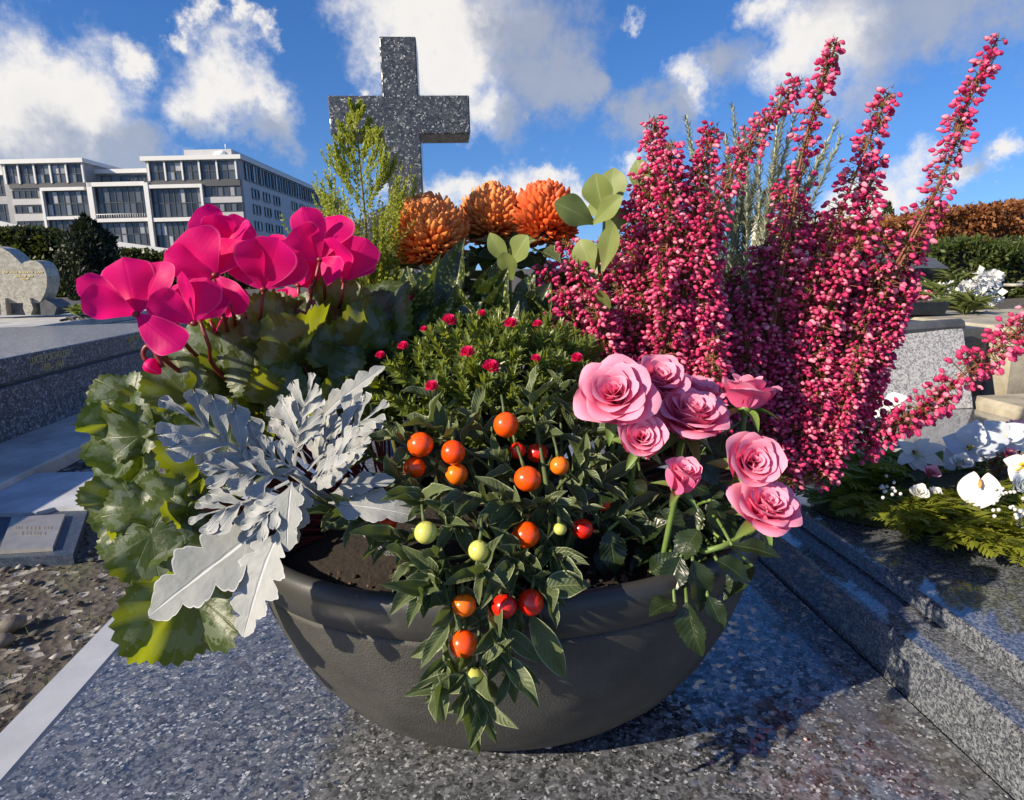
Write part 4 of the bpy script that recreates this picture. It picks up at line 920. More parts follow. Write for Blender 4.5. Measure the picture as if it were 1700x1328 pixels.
TIPS = [(650, 725, .49), (715, 705, .50), (790, 690, .52), (880, 660, .52), (955, 690, .52), (610, 690, .53), (700, 830, .45), (770, 820, .45), (830, 830, .45), (915, 830, .45), (965, 770, .48), (1005, 730, .51), (600, 865, .46), (555, 850, .47),
        (640, 900, .45), (715, 955, .42), (800, 955, .41), (850, 935, .42), (930, 925, .44), (905, 985, .42), (700, 990, .41), (745, 1035, .40), (820, 1060, .40), (775, 1150, .385), (800, 1175, .385), (840, 1120, .395), (735, 1130, .39),
        (760, 730, .51), (830, 760, .50), (900, 720, .52), (1000, 800, .49), (870, 860, .46), (950, 850, .46), (660, 800, .48), (740, 870, .44), (980, 690, .53), (1030, 760, .52), (680, 940, .43), (850, 1010, .42), (590, 740, .53), (1040, 850, .49), (700, 760, .50), (820, 640, .55), (930, 640, .55), (720, 660, .54)]
def clear_of_berries(A, B):
    for c_, r in BP:
        for t_ in (.35, .7, 1.0):
            p = A.lerp(B, t_); d1 = (p - CAM).normalized(); d2 = (c_ - CAM); l2 = d2.length
            if (p - CAM).length < l2 + .004 and d1.cross(d2).length < r * 1.05: return False
    return True
for i, (x, y, Y) in enumerate(TIPS):
    T = P(x, y, Y); root = jb + rv(.035); root.z = .17
    if y > 940: midp = P(x + (800 - x) * .4, 945, .44)
    else: midp = T.lerp(root, .5) + Vector((0, -.004, .015))
    ax = (T - midp).normalized(); mb = MB(); mb.tube(bez([root, midp, T], 9), [.0022] * 5 + [.0013] * 4, 6); st = part('stem', mb, M_jst, jc)
    nl = 8 if y < 1000 else 7
    for q in range(nl):
        for attempt in range(6):
            a = q * 2.4 + random.uniform(-.4, .4); sd = Matrix.Rotation(a, 3, ax) @ ax.orthogonal().normalized()
            up_ = 1 - q / nl; d = (sd * (1.0 - .35 * up_) + ax * (.35 + .7 * up_) + Vector((0, -.22, -.05)) + rv(.25)).normalized()
            A = T - ax * .006 * q * (.8 if y > 1000 else .6); L = random.uniform(.020, .036) * (1 if Y < .5 else .9)
            if clear_of_berries(A, A + d * L): break
        else: continue
        put('leaf', jl[(i + q) % 5], jc, basis(A, d, ax * .6 + Vector((0, -.3, .7)) + rv(.3), L * random.uniform(.30, .40), L, L))
# big dark drooping leaves over the rim
for a, b_, w_, ya, yb in [((880, 1020), (945, 1138), 46, .415, .40), ((905, 975), (975, 965), 52, .42, .41), ((835, 1045), (900, 1100), 34, .41, .40), ((830, 1090), (900, 1135), 26, .40, .39), ((775, 1155), (795, 1262), 26, .385, .375), ((790, 1150), (826, 1240), 22, .385, .372), ((760, 1130), (672, 1150), 30, .39, .38), ((770, 1120), (700, 1165), 22, .385, .38), ((800, 1105), (845, 1060), 22, .39, .385)]:
    A, B = P(*a, ya), P(*b_, yb); put('leaf', jl[2 if w_ > 40 else 0], jc, basis(A, B - A, TOCAM(A) + Vector((-.2, 0, .4)), w_ * MPP(ya), (B - A).length, (B - A).length * .8))

# ------------------------------------------------------------------ small-leaved shrub with pink flowers, in the middle of the bowl
M_pl = leafmat('small glossy leaf', (.090, .135, .032), (.18, .225, .055), (.52, .60, .07), trans=.35, rough=.35, spec=.5, mid=(.06, (.16, .21, .06)), edge=(.08, (.18, .23, .07)), bump=.1)
M_pst = plain('shrub stem', (.07, .075, .03), .6)
M_pf = leafmat('cerise petal', (.75, .012, .12), (.85, .03, .18), (.9, .02, .15), trans=.3, rough=.5, nscale=60)
shr = thing('flowering_shrublet', (BX + .03, BYC + .05, .17), 'mounded small-leaved shrublet dotted with cerise flowers', 'flowering plant')
def sprig(seed):
    rr = random.Random(seed); mb = MB(); L = .034
    for k in range(9):
        y = L * (.12 + .88 * k / 8); kk = 4 if k < 8 else 5
        for q in range(kk):
            a = q * 6.283 / kk + k * .9 + rr.uniform(-.3, .3); el = .45 + .10 * k + rr.uniform(-.15, .2)
            d = Vector((math.cos(a) * math.cos(el), math.sin(el), math.sin(a) * math.cos(el))); ll = rr.uniform(.0085, .0135) * (1 - .25 * (k == 8))
            F = frame(d, Vector((0, 1, 0)) + rv(.2)); w_ = ll * .30
            pts = []; uv = []
            for (t_, ww) in ((0, .25), (.35, 1), (.7, .8), (1, .05)):
                for s in (-1, 0, 1): pts.append(Vector((0, y, 0)) + F @ Vector((s * ww * w_ * .5, t_ * ll, abs(s) * ww * w_ * .22 - t_ * t_ * ll * .15))); uv.append((t_, .5 + s * .5))
            mb.add(pts, [(i * 3 + j, i * 3 + j + 1, i * 3 + j + 4, i * 3 + j + 3) for i in range(3) for j in range(2)], uv)
    return mb.mesh('sprig', M_pl)
SPR = [sprig(s) for s in range(5)]
scn = P(812, 685, .635)
n_s = 0
for i in range(420):
    u_ = random.uniform(-1, 1); w_ = random.random() ** .7; th_ = random.uniform(-math.pi, math.pi)
    d = Vector((math.cos(th_) * math.sqrt(max(1 - w_ * w_, 0)), math.sin(th_) * math.sqrt(max(1 - w_ * w_, 0)), w_))
    if d.y > .55: continue
    p = scn + Vector((d.x * .128, d.y * .105, d.z * .092)) * random.uniform(.86, 1.03)
    dd = (d + Vector((0, -.1, .5)) + rv(.35)).normalized(); s_ = random.uniform(.95, 1.3)
    if n_s < 290:
        put('sprig', SPR[i % 5], shr, basis(p - dd * .03 * s_, dd, rv(1), s_, s_, s_)); n_s += 1
mb = MB()
for i in range(60):
    d = Vector((random.uniform(-1, 1), random.uniform(-1, .5), random.uniform(.2, 1))); d.normalize(); e = scn + Vector((d.x * .115, d.y * .095, d.z * .08))
    b0 = Vector((BX + .03, BYC + .05, .18)) + rv(.02); mb.tube(bez([b0, b0.lerp(e, .5) + Vector((0, 0, .01)), e], 5), [.0018, .0016, .0014, .0012, .001], 4, False)
part('branches', mb, M_pst, shr, kind='stuff')
mb = MB(); mb.ball(scn + Vector((0, .01, -.02)), 1, 16, 10, (.085, .07, .06)); part('shade_core', mb, plain('mound inner shade', (.012, .018, .008), .9, noise=.5, nscale=90, bump=1., bscale=150), shr)  # solid dark ball added: the mound's inner shade put into its colour
pfm = MB()
for k in range(26):
    a = k * 2.4; z = 1 - k / 26 * 1.25; r = math.sqrt(max(1 - min(z * z, 1), .02)); d = Vector((r * math.cos(a), r * math.sin(a), z)).normalized()
    F = frame(d + Vector((0, 0, .5)), Vector((0, 0, 1)) - d); pts = []; uv = []
    for (t_, ww) in ((.3, .3), (.65, 1), (1, .6)):
        for s in (-1, 0, 1): pts.append(F @ Vector((s * ww * .34, t_, abs(s) * .12))); uv.append((t_, .5 + s * .3))
    pfm.add(pts, [(i * 3 + j, i * 3 + j + 1, i * 3 + j + 4, i * 3 + j + 3) for i in range(2) for j in range(2)], uv)
PF = pfm.mesh('pink_flower', M_pf)
for (x, y, r, Y) in [(745, 535, 12, .62), (848, 540, 11, .62), (777, 588, 12, .585), (815, 613, 14, .575), (890, 597, 8, .59), (718, 644, 11, .565), (958, 597, 10, .585), (670, 577, 9, .60), (1021, 608, 12, .58), (632, 592, 8, .61), (893, 540, 8, .64), (800, 522, 7, .66), (704, 548, 6, .63)]:
    c_ = P(x, y, Y - .045); s_ = r * MPP(Y) * 1.1; put('pink_flower', PF, shr, basis(c_, rv(.3) + Vector((1, 0, 0)), Vector((0, -.6, .8)), s_, s_, s_))

# ------------------------------------------------------------------ roses
M_rose = leafmat('pink rose petal', (.84, .12, .31), (.90, .21, .41), (.95, .14, .34), trans=.30, rough=.55, spec=.25, nscale=40, bump=.05, tip=(.45, 1.05, (.93, .40, .54)))
M_rsep = plain('rose calyx', (.12, .19, .04), .5, noise=.3)
M_rlf = leafmat('dark rose leaf', (.012, .024, .010), (.026, .042, .014), (.14, .20, .03), trans=.18, rough=.33, spec=.5, mid=(.03, (.06, .085, .03)), veins=.10, bump=.4)
ros = thing('rose_bush', (BX + .16, BYC - .06, .17), 'miniature rose bush with pale pink double blooms', 'flowering plant')
def rose_petal(i, n, openf, seed, mat=None):
    """broad rounded petal: leans by its place in the bud, cupped across, edge rolled back"""
    rr = random.Random(seed * 100 + i); o = (i / (n - 1)) ** .9; mb = MB(); rows = []; ns_, mt = 10, 9
    a0 = i * 2.399 + rr.uniform(-.25, .25); er = Vector((math.cos(a0), math.sin(a0), 0)); et = Vector((-math.sin(a0), math.cos(a0), 0))
    r0 = .035 + .10 * o; L = .66 + .32 * o; f0 = -.28 + .75 * o * openf; f1 = .22 + (1.25 * openf) * o + rr.uniform(-.22, .22) * o; Wm = (.24 + .36 * o) * rr.uniform(.85, 1.12); Rc = .17 + .42 * o + .15 * o * openf; ph = rr.uniform(0, 6.28)
    prof = []; rho, z = r0, -.10 * o; N_ = 24
    for k in range(N_ + 1):
        s = k / N_; prof.append((rho, z)); fi = f0 + (f1 - f0) * s + (max(s - .84, 0) / .16 * 1.25 * o * openf)
        rho += L / N_ * math.sin(fi); z += L / N_ * math.cos(fi)
    for k in range(ns_ + 1):
        s = k / ns_; row = []
        for j in range(mt):
            t = -1 + 2 * j / (mt - 1); w = Wm * math.sqrt(max(1 - ((s - .60) / .66) ** 2, .05)); se = s * (1 - .20 * t * t * s) + .022 * math.sin(5 * t + ph) * s
            q = min(max(se, 0), 1) * N_; k0 = min(int(q), N_ - 1); fr = q - k0
            rh = prof[k0][0] * (1 - fr) + prof[k0 + 1][0] * fr; zz = prof[k0][1] * (1 - fr) + prof[k0 + 1][1] * fr
            ang = t * w / Rc; p = er * (rh - Rc + Rc * math.cos(ang)) + et * (Rc * math.sin(ang)); p.z = zz + .045 * math.sin(4 * t + ph) * s * s * o
            row.append(p)
        rows.append(row)
    mb.grid(rows); return mb.mesh('petal', mat or M_rose)
ROSE = [[rose_petal(i, n, of, sd) for i in range(n)] for sd, (n, of) in enumerate([(26, .95), (22, .70), (13, .42), (12, 1.15)])]
def rose_bloom(x, y, r, Y, axis, var, stem_to=None):
    c_ = P(x, y, Y); s_ = r * MPP(Y) * 1.40; ax = Vector(axis).normalized()
    Mx = basis(c_, ax.orthogonal(), ax, s_, s_, s_); e = c_ - ax * s_ * .12
    mb = MB(); q = stem_to or (e - ax * .03 + Vector((0, .01, -.05)))
    root = Vector((BX + .15, BYC - .04, .17)) + rv(.02); root.z = .17
    mb.tube(bez([e + ax * s_ * .1, e - ax * s_ * .18, e - ax * s_ * .42, q, root], 13), [.005, .0062, .0046, .0028] + [.0023] * 9, 7); fl = part('rose_bloom', mb, M_rsep, ros)
    for me in ROSE[var]: put('petal', me, fl, Mx)
    sp = sheet(lance, 6, 3, .3, .35).mesh('sepal', M_rsep)
    for k in range(5):
        d = Matrix.Rotation(k * 1.257 + x, 3, ax) @ ax.orthogonal().normalized()
        put('sepal', sp, fl, basis(e - ax * s_ * .05, d + ax * random.uniform(-.2, .5), ax, s_ * .26, s_ * .75, s_ * .75))
rose_bloom(1022, 668, 64, .49, (-.25, -.75, .65), 0)
rose_bloom(1085, 648, 52, .52, (.1, -.6, .8), 1)
rose_bloom(1062, 735, 48, .475, (-.1, -.8, .55), 1)
rose_bloom(1140, 712, 64, .50, (.1, -.45, .9), 0)
rose_bloom(1128, 808, 46, .455, (.12, -.35, .95), 2)
rose_bloom(1238, 772, 58, .475, (-.05, -.9, .45), 1)
rose_bloom(1262, 858, 60, .45, (.1, -.55, .85), 0, P(1170, 915, .45))
rose_bloom(1238, 670, 54, .52, (.1, .05, 1), 3)
rose_bloom(1150, 672, 44, .54, (.2, -.3, .9), 1)
def serr(t): return lance(t) * (1 + .07 * (1 if int(t * 22) % 2 else -1)) * 1.0
rl = [sheet(serr, 22, 5, .25, .25, .08, 2, seed=40 + i).mesh('leaf', M_rlf) for i in range(3)]
RL = [((1130, 925), (1105, 985), 46, .45), ((1150, 930), (1175, 1020), 52, .44), ((1140, 1000), (1158, 1098), 50, .425), ((1120, 1000), (1080, 1010), 44, .43), ((1175, 990), (1205, 1050), 34, .43), ((1190, 930), (1250, 962), 44, .445), ((1215, 905), (1300, 915), 36, .445), ((1160, 880), (1120, 930), 46, .46),
      ((1010, 880), (1025, 955), 46, .47), ((1060, 900), (1100, 860), 44, .48), ((1090, 850), (1140, 890), 50, .49), ((1180, 830), (1220, 900), 46, .49), ((1060, 830), (1010, 870), 44, .50), ((1160, 860), (1230, 850), 44, .50), ((1110, 780), (1160, 830), 50, .52), ((1200, 720), (1190, 780), 46, .54), ((1080, 950), (1120, 920), 36, .46), ((1000, 790), (1050, 800), 40, .52), ((1230, 800), (1280, 880), 40, .52), ((1150, 760), (1200, 800), 46, .53), ((1010, 730), (1050, 790), 40, .54), ((1230, 700), (1260, 760), 40, .55), ((1250, 940), (1200, 985), 40, .46)]
for _ in range(34):
    x, y = random.uniform(990, 1260), random.uniform(790, 965); a = random.uniform(-2.6, -.4); l_ = random.uniform(50, 80)
    RL.append(((x, y), (x + l_ * math.cos(a), y - l_ * math.sin(a) * .7), random.uniform(34, 48), .50 + random.uniform(-.02, .05)))
for i, (a, b_, w_, Y) in enumerate(RL):
    A, B = P(*a, Y), P(*b_, Y - .012); L = (B - A).length; put('leaf', rl[i % 3], ros, basis(A, B - A, TOCAM(A) * .6 + Vector((-.1, 0, .6)) + rv(.35), w_ * MPP(Y) * 1.1, L, L))
    root = Vector((BX + .15, BYC - .05, .172)) + rv(.03); mb = MB(); mb.tube(bez([A, A.lerp(root, .5) + Vector((0, 0, .015)), root], 6), .0013, 5); part('leaf_stalk', mb, M_rsep, ros)

# ------------------------------------------------------------------ chrysanthemums in a black pot behind the bowl
mp_ = thing('flower_pot', (-.005, .85, 0), 'black plastic pot of chrysanthemums standing behind the bowl', 'pot')
mb = MB(); mb.lathe([(.02, .001), (.070, .001), (.072, .004), (.092, .17), (.097, .171), (.098, .188), (.093, .19), (.086, .186), (.083, .16), (.02, .158)], (-.005, .85, 0), 36); part('pot', mb, M_rim, mp_)
mb = MB(); mb.lathe([(.082, .166), (.05, .170), (.001, .172)], (-.005, .85, 0), 20); part('soil', mb, M_potsoil, mp_)
def floret_mat(nm='bronze floret', red=1.0):
    m, nt, out = newmat(nm); uvn = N(nt, 'ShaderNodeUVMap'); sp = N(nt, 'ShaderNodeSeparateXYZ', {0: uvn.outputs[0]}); geo = N(nt, 'ShaderNodeNewGeometry'); oi = N(nt, 'ShaderNodeObjectInfo')
    rnd = math_(nt, 'FRACT', math_(nt, 'ADD', oi.outputs['Random'], geo.outputs['Random Per Island']))
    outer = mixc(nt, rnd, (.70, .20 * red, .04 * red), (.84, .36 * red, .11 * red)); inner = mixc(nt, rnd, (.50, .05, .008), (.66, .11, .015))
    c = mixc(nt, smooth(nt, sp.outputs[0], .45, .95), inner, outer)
    b = N(nt, 'ShaderNodeBsdfPrincipled', {'Base Color': c, 'Roughness': .5, 'Specular IOR Level': .35}); t = N(nt, 'ShaderNodeBsdfTranslucent', {'Color': (.75, .16, .02, 1)})
    ms = N(nt, 'ShaderNodeMixShader', {0: .2, 1: b.outputs[0], 2: t.outputs[0]}); nt.links.new(ms.outputs[0], out.inputs[0]); return m
M_flo = floret_mat(); M_flo2 = floret_mat('orange red floret', .55)
def floret():
    mb = MB(); rows = []
    for i in range(6):
        t = i / 5; row = []
        for j in range(6):
            a = -1.9 + 3.8 * j / 5; w = .235 * (.45 + .55 * math.sin(math.pi * min(.15 + t * .72, 1))) * (1 if i < 5 else .35)
            row.append(Vector((w * math.sin(a), t, -w * math.cos(a) * .8 + .30 * t * t)))
        rows.append(row)
    mb.grid(rows); return mb
FLm = floret(); FL = FLm.mesh('floret', M_flo); FL2 = FLm.mesh('floret', M_flo2)
flv = np.array([tuple(v) for v in FLm.v]); flf = np.array(FLm.f); fluv = np.array(FLm.uv)
mum = thing('chrysanthemum_plant', (-.005, .85, .172), 'chrysanthemum with three bronze orange pompon blooms', 'flowering plant')
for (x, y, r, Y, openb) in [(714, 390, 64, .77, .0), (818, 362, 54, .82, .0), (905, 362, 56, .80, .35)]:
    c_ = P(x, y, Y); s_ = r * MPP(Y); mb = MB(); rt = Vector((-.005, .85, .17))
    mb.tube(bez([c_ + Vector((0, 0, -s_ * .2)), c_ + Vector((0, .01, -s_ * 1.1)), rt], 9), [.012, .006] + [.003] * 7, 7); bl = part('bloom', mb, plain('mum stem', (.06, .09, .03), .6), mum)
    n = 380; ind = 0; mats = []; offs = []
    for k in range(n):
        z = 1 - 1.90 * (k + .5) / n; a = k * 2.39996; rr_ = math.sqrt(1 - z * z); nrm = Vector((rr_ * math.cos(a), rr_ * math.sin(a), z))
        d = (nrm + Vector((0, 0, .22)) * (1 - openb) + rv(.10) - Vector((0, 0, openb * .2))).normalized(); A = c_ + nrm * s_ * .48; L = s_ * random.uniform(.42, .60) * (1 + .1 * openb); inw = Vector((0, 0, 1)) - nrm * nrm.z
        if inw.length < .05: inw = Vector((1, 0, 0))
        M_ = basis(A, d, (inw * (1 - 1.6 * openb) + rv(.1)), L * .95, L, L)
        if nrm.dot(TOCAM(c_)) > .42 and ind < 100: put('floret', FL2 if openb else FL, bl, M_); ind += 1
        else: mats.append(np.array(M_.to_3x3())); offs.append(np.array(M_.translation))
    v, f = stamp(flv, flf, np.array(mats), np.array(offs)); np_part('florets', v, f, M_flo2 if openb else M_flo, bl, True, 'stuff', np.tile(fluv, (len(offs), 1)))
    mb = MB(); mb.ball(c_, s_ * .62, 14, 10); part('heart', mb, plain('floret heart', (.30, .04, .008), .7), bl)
mlf = [sheet(lambda t: lance(t) * (1 + .25 * math.sin(t * 19)), 16, 5, .25, .3, .1, 2, seed=60 + i).mesh('leaf', M_jl) for i in range(2)]
for i in range(46):
    a = random.uniform(0, 6.28); A = Vector((-.005 + .03 * math.cos(a), .85 + .03 * math.sin(a), random.uniform(.22, .40))); d = Vector((math.cos(a), math.sin(a), .3)); put('leaf', mlf[i % 2], mum, basis(A, d, Vector((0, 0, 1)), .03, .06, .06))

for i in range(60):                                   # foliage filling the space under the blooms
    x, y = random.uniform(650, 985), random.uniform(412, 520); A = P(x, y, .80 + random.uniform(-.02, .06)); d = Vector((random.uniform(-1, 1), random.uniform(-1, .3), random.uniform(-.1, .9))); L = random.uniform(.045, .07)
    put('leaf', mlf[i % 2], mum, basis(A, d, Vector((0, -.5, 1)) + rv(.4), L * .5, L, L))
# ------------------------------------------------------------------ spotted leaves and pale spoon leaves at the back of the bowl
M_auc = leafmat('spotted leaf', (.016, .030, .010), (.032, .050, .014), (.18, .26, .03), trans=.2, rough=.32, spec=.5, mid=(.03, (.10, .13, .04)), edge=(.03, (.12, .15, .06)), spots=(210, .33, (.30, .34, .09)), bump=.2, veins=.1)
auc = thing('spotted_laurel', (BX - .03, BYC + .12, .17), 'upright dark leaves flecked with yellow below the pompons', 'foliage plant')
al = [sheet(lance, 14, 5, .45, c1, .1, 1.5, seed=70 + i).mesh('leaf', M_auc) for i, c1 in enumerate((.1, .25, -.05))]
for i, (a, b_, w_, Y, dy) in enumerate([((748, 545), (765, 392), 48, .68, .01), ((715, 540), (712, 418), 34, .69, .01), ((790, 545), (845, 445), 46, .68, -.01), ((830, 540), (842, 408), 34, .70, .01), ((700, 545), (668, 448), 44, .68, -.01), ((690, 555), (720, 470), 40, .66, -.01), ((810, 550), (838, 468), 44, .66, -.02), ((860, 560), (920, 520), 30, .66, -.01), ((780, 550), (760, 470), 44, .65, -.01), ((870, 530), (885, 450), 40, .70, 0), ((905, 530), (960, 450), 46, .71, 0), ((930, 520), (950, 430), 44, .72, 0), ((690, 540), (640, 480), 40, .70, 0), ((850, 545), (800, 470), 44, .67, -.01), ((760, 540), (735, 455), 44, .71, 0), ((800, 540), (815, 440), 46, .72, 0), ((730, 545), (690, 470), 46, .71, 0), ((880, 540), (915, 470), 46, .69, 0), ((820, 550), (860, 500), 44, .65, -.01), ((770, 550), (790, 500), 44, .64, -.01), ((900, 550), (870, 490), 40, .68, 0), ((720, 555), (750, 500), 40, .64, -.01)]):
    A, B = P(*a, Y), P(*b_, Y + dy); L = (B - A).length; put('leaf', al[i % 3], auc, basis(A, B - A, TOCAM(A) + Vector((-.3, 0, .1)) + rv(.4), w_ * MPP(Y) * 1.1, L, L))
mb = MB()
for i in range(8): q = P(700 + i * 28, 560, .68); mb.tube(bez([q, q.lerp(Vector((BX - .02, BYC + .11, .17)), .5), Vector((BX - .02 + .006 * i, BYC + .11, .17))], 6), .003, 5)
part('stems', mb, M_jst, auc); 
M_heb = leafmat('pale spoon leaf', (.15, .20, .055), (.24, .29, .09), (.40, .46, .08), trans=.25, rough=.5, spec=.35, mid=(.03, (.26, .32, .12)), bump=.15, nscale=50)
heb = thing('spoonleaf_shrub', (BX + .09, BYC + .13, .17), 'pale green spoon-leaved shrub between pompons and heather', 'foliage plant')
hl = [sheet(spat, 12, 7, .15, c1, .08, 1.2, seed=80 + i).mesh('leaf', M_heb) for i, c1 in enumerate((.15, -.2, .3))]
for i, (a, b_, w_, Y, dy) in enumerate([((1003, 358), (985, 290), 48, .70, -.01), ((1010, 355), (1022, 284), 46, .71, .01), ((985, 370), (932, 334), 46, .69, -.02), ((985, 372), (1028, 326), 30, .69, -.03), ((1000, 450), (1024, 372), 32, .68, -.01), ((1005, 370), (990, 318), 40, .72, .02), ((1075, 330), (1056, 264), 34, .80, 0), ((1080, 320), (1088, 272), 26, .80, 0), ((845, 440), (812, 392), 26, .70, -.01), ((848, 440), (872, 392), 36, .70, -.02), ((850, 465), (840, 415), 30, .69, -.01), ((985, 450), (960, 400), 40, .70, 0), ((1000, 390), (1040, 345), 34, .71, 0), ((1010, 520), (1000, 478), 24, .66, -.01), ((990, 440), (968, 470), 36, .70, 0), ((1000, 400), (985, 440), 30, .71, 0)]):
    A, B = P(*a, Y), P(*b_, Y + dy); L = (B - A).length; put('leaf', hl[i % 3], heb, basis(A, B - A, TOCAM(A) + Vector((-.4, 0, .4)) + rv(.35), w_ * MPP(Y) * 1.15, L, L * .8))
for pts in ([(1003, 356), (1000, 450), (985, 560)], [(848, 440), (850, 500), (880, 560)], [(1075, 330), (1040, 450), (1000, 560)]):
    q = [P(*p, .79 if pts[0][0] > 1050 else .70) for p in pts]; mb = MB(); mb.tube(bez(q + [Vector((BX + .09, BYC + .12, .17))], 12), [.0016] * 6 + [.0024] * 6, 5); part('stem', mb, M_heb, heb)

# ------------------------------------------------------------------ feathery yellow-green conifer sprig
M_con = island('lemon conifer scale', (.16, .20, .025), (.28, .32, .04), .5, .35, (.55, .62, .05), c3=(.42, .45, .08))
con = thing('dwarf_conifer', (-.06, BYC + .14, .17), 'feathery yellow-green dwarf conifer beside the cross', 'conifer')
CYp = .74
def feather(path, w0, n, kids):
    """scale-leaf shoot: short scales set closely along the path"""
    pts = bez(path, n); m_ = []; o_ = []
    for i in range(n):
        t = (pts[min(i + 1, n - 1)] - pts[max(i - 1, 0)]).normalized()
        for k in range(5):
            d = (t * 1.0 + rv(.6)).normalized(); L = random.uniform(.7, 1.1) * w0
            m_.append(np.array(basis((0, 0, 0), d, rv(1), L * .42, L, L).to_3x3())); o_.append(np.array(pts[i] + rv(.0008)))
    kids[0].extend(m_); kids[1].extend(o_); return pts
tr = bez([P(612, 560, CYp), P(608, 400, CYp), P(598, 280, CYp), P(588, 172, CYp)], 40)
for i in range(40):
    t = .12 + .88 * (i + .5) / 40; p = tr[int(t * 39)]; kids = ([], [])
    Ls = (1 - t) ** 1.25 * .080 + .0065; side = 1 if i % 2 else -1
    d = (RGT * side * random.uniform(.35, .8) + UPV * random.uniform(.55, 1.0) + FWD * random.uniform(-.6, .6)).normalized()
    e = p + d * Ls; e2 = e + (d + UPV * .8).normalized() * Ls * .5
    mainp = feather([p, e, e2], .0046, 20, kids)
    for q in range(6):
        a = mainp[3 + q * 2]; dd = (d + RGT * random.uniform(-.9, .9) + UPV * random.uniform(.1, .8) + FWD * random.uniform(-.5, .5)).normalized(); feather([a, a + dd * Ls * .25, a + (dd + UPV * .4) * Ls * .38], .0040, 9, kids)
    v, f = stamp(leaf_q, leaf_qf, np.array(kids[0]), np.array(kids[1])); br = np_part('branch', v, f, M_con, con, False)
for i in range(36):                                    # bushy lower part
    px, py = random.uniform(545, 665), random.uniform(380, 520); e = P(px, py - 20, CYp + random.uniform(-.03, .04)); p = P(610 + (px - 610) * .45, py + 50, CYp); kids = ([], [])
    mainp = feather([p, p.lerp(e, .6), e], .0040, 20, kids)
    for q in range(8):
        a = mainp[3 + q * 2]; dd = (e - p).normalized() + RGT * random.uniform(-.9, .9) + UPV * random.uniform(0, .7) + FWD * random.uniform(-.4, .4); feather([a, a + dd * .008, a + (dd + UPV * .3) * .018], .0036, 9, kids)
    v, f = stamp(leaf_q, leaf_qf, np.array(kids[0]), np.array(kids[1])); np_part('branch', v, f, M_con, con, False)
mb = MB(); mb.tube(tr[::-1] + [], [.0006 + .0016 * (k / 39) for k in range(40)], 5); mb.tube([tr[0], Vector((-.06, BYC + .14, .17))], .004, 6); part('trunk', mb, plain('conifer wood', (.16, .16, .04), .7), con)

# ------------------------------------------------------------------ grey-green needle spray behind the heather
M_rom = island('grey green needle', (.22, .25, .18), (.38, .41, .31), .6, .25, (.5, .55, .36), c3=(.55, .57, .46))
rom = thing('rosemary_bush', (BX + .17, BYC + .15, .17), 'grey-green needle-leaved spray rising behind the heather', 'shrub')
ned = np.array([(-.5, 0, 0), (.5, 0, 0), (.42, .7, .05), (0, 1, .02), (-.42, .7, .05)]); nedf = np.array([(0, 1, 2, 3, 4)])
RT = [(1217, 178), (1140, 198), (1296, 150), (1388, 205), (1262, 232), (1345, 215), (1180, 240), (1320, 190), (1240, 270), (1370, 250), (1200, 290), (1290, 240), (1310, 280), (1225, 230), (1165, 290), (1350, 300), (1275, 190), (1395, 230), (1250, 200), (1330, 250), (1190, 330), (1230, 340), (1270, 320), (1210, 260), (1300, 200), (1175, 270), (1235, 215), (1285, 270), (1340, 270), (1255, 290), (1205, 230), (1310, 235), (1150, 250)]
for i, (x, y) in enumerate(RT):
    Y = .85 + random.uniform(-.03, .03); pts = bez([P(1230 + random.uniform(-40, 30), 600, Y - .03), P(1225 + (x - 1225) * .42 + random.uniform(-15, 15), 420, Y), P(x, y, Y)], 60)
    m_ = []; o_ = []
    for k in range(10, 60):
        t = (pts[min(k + 1, 59)] - pts[k - 1]).normalized()
        for q in range(5):
            sd = Matrix.Rotation(q * 1.5 + k * 1.1, 3, t) @ t.orthogonal().normalized(); d = (t * random.uniform(.7, 1.3) + sd).normalized(); L = random.uniform(.009, .0155) * (1 if k < 54 else .75)
            m_.append(np.array(basis((0, 0, 0), d, t, .0021, L, L).to_3x3())); o_.append(np.array(pts[k] + rv(.001)))
    v, f = stamp(ned, nedf, np.array(m_), np.array(o_)); mb = MB(); mb.tube(pts, [.0016] * 30 + [.001] * 30, 5); st = part('stem', mb, M_rom, rom)
    np_part('needles', v, f, M_rom, st, False, 'stuff')

# ------------------------------------------------------------------ heather
M_hb = island('heather bell', (.50, .026, .12), (.74, .085, .24), .5, .30, (.9, .08, .27), c3=(.90, .40, .52), spec=.2)
M_hst = plain('heather stem', (.20, .07, .035), .65, noise=.4, nscale=60)
M_hlf = island('heather leaf', (.06, .07, .015), (.16, .13, .03), .6, .2, (.3, .25, .04), c3=(.26, .14, .04))
prof = [(.10, 0), (.32, .14), (.42, .40), (.33, .76), (.17, 1.0)]
bv_ = []; bf_ = []
for (r, y) in prof:
    for j in range(6): bv_.append((r * math.cos(j * 1.0472), y, r * math.sin(j * 1.0472)))
for i in range(4):
    for j in range(6): bf_.append((i * 6 + j, (i + 1) * 6 + j, (i + 1) * 6 + (j + 1) % 6, i * 6 + (j + 1) % 6))
bv_ = np.array(bv_); bf_ = np.array(bf_); BELL = np_mesh('bell', bv_, bf_, M_hb)
ndv = np.array([(-.5, 0, 0), (.5, 0, 0), (0, 1, .1)]); ndf = np.array([(0, 1, 2)])
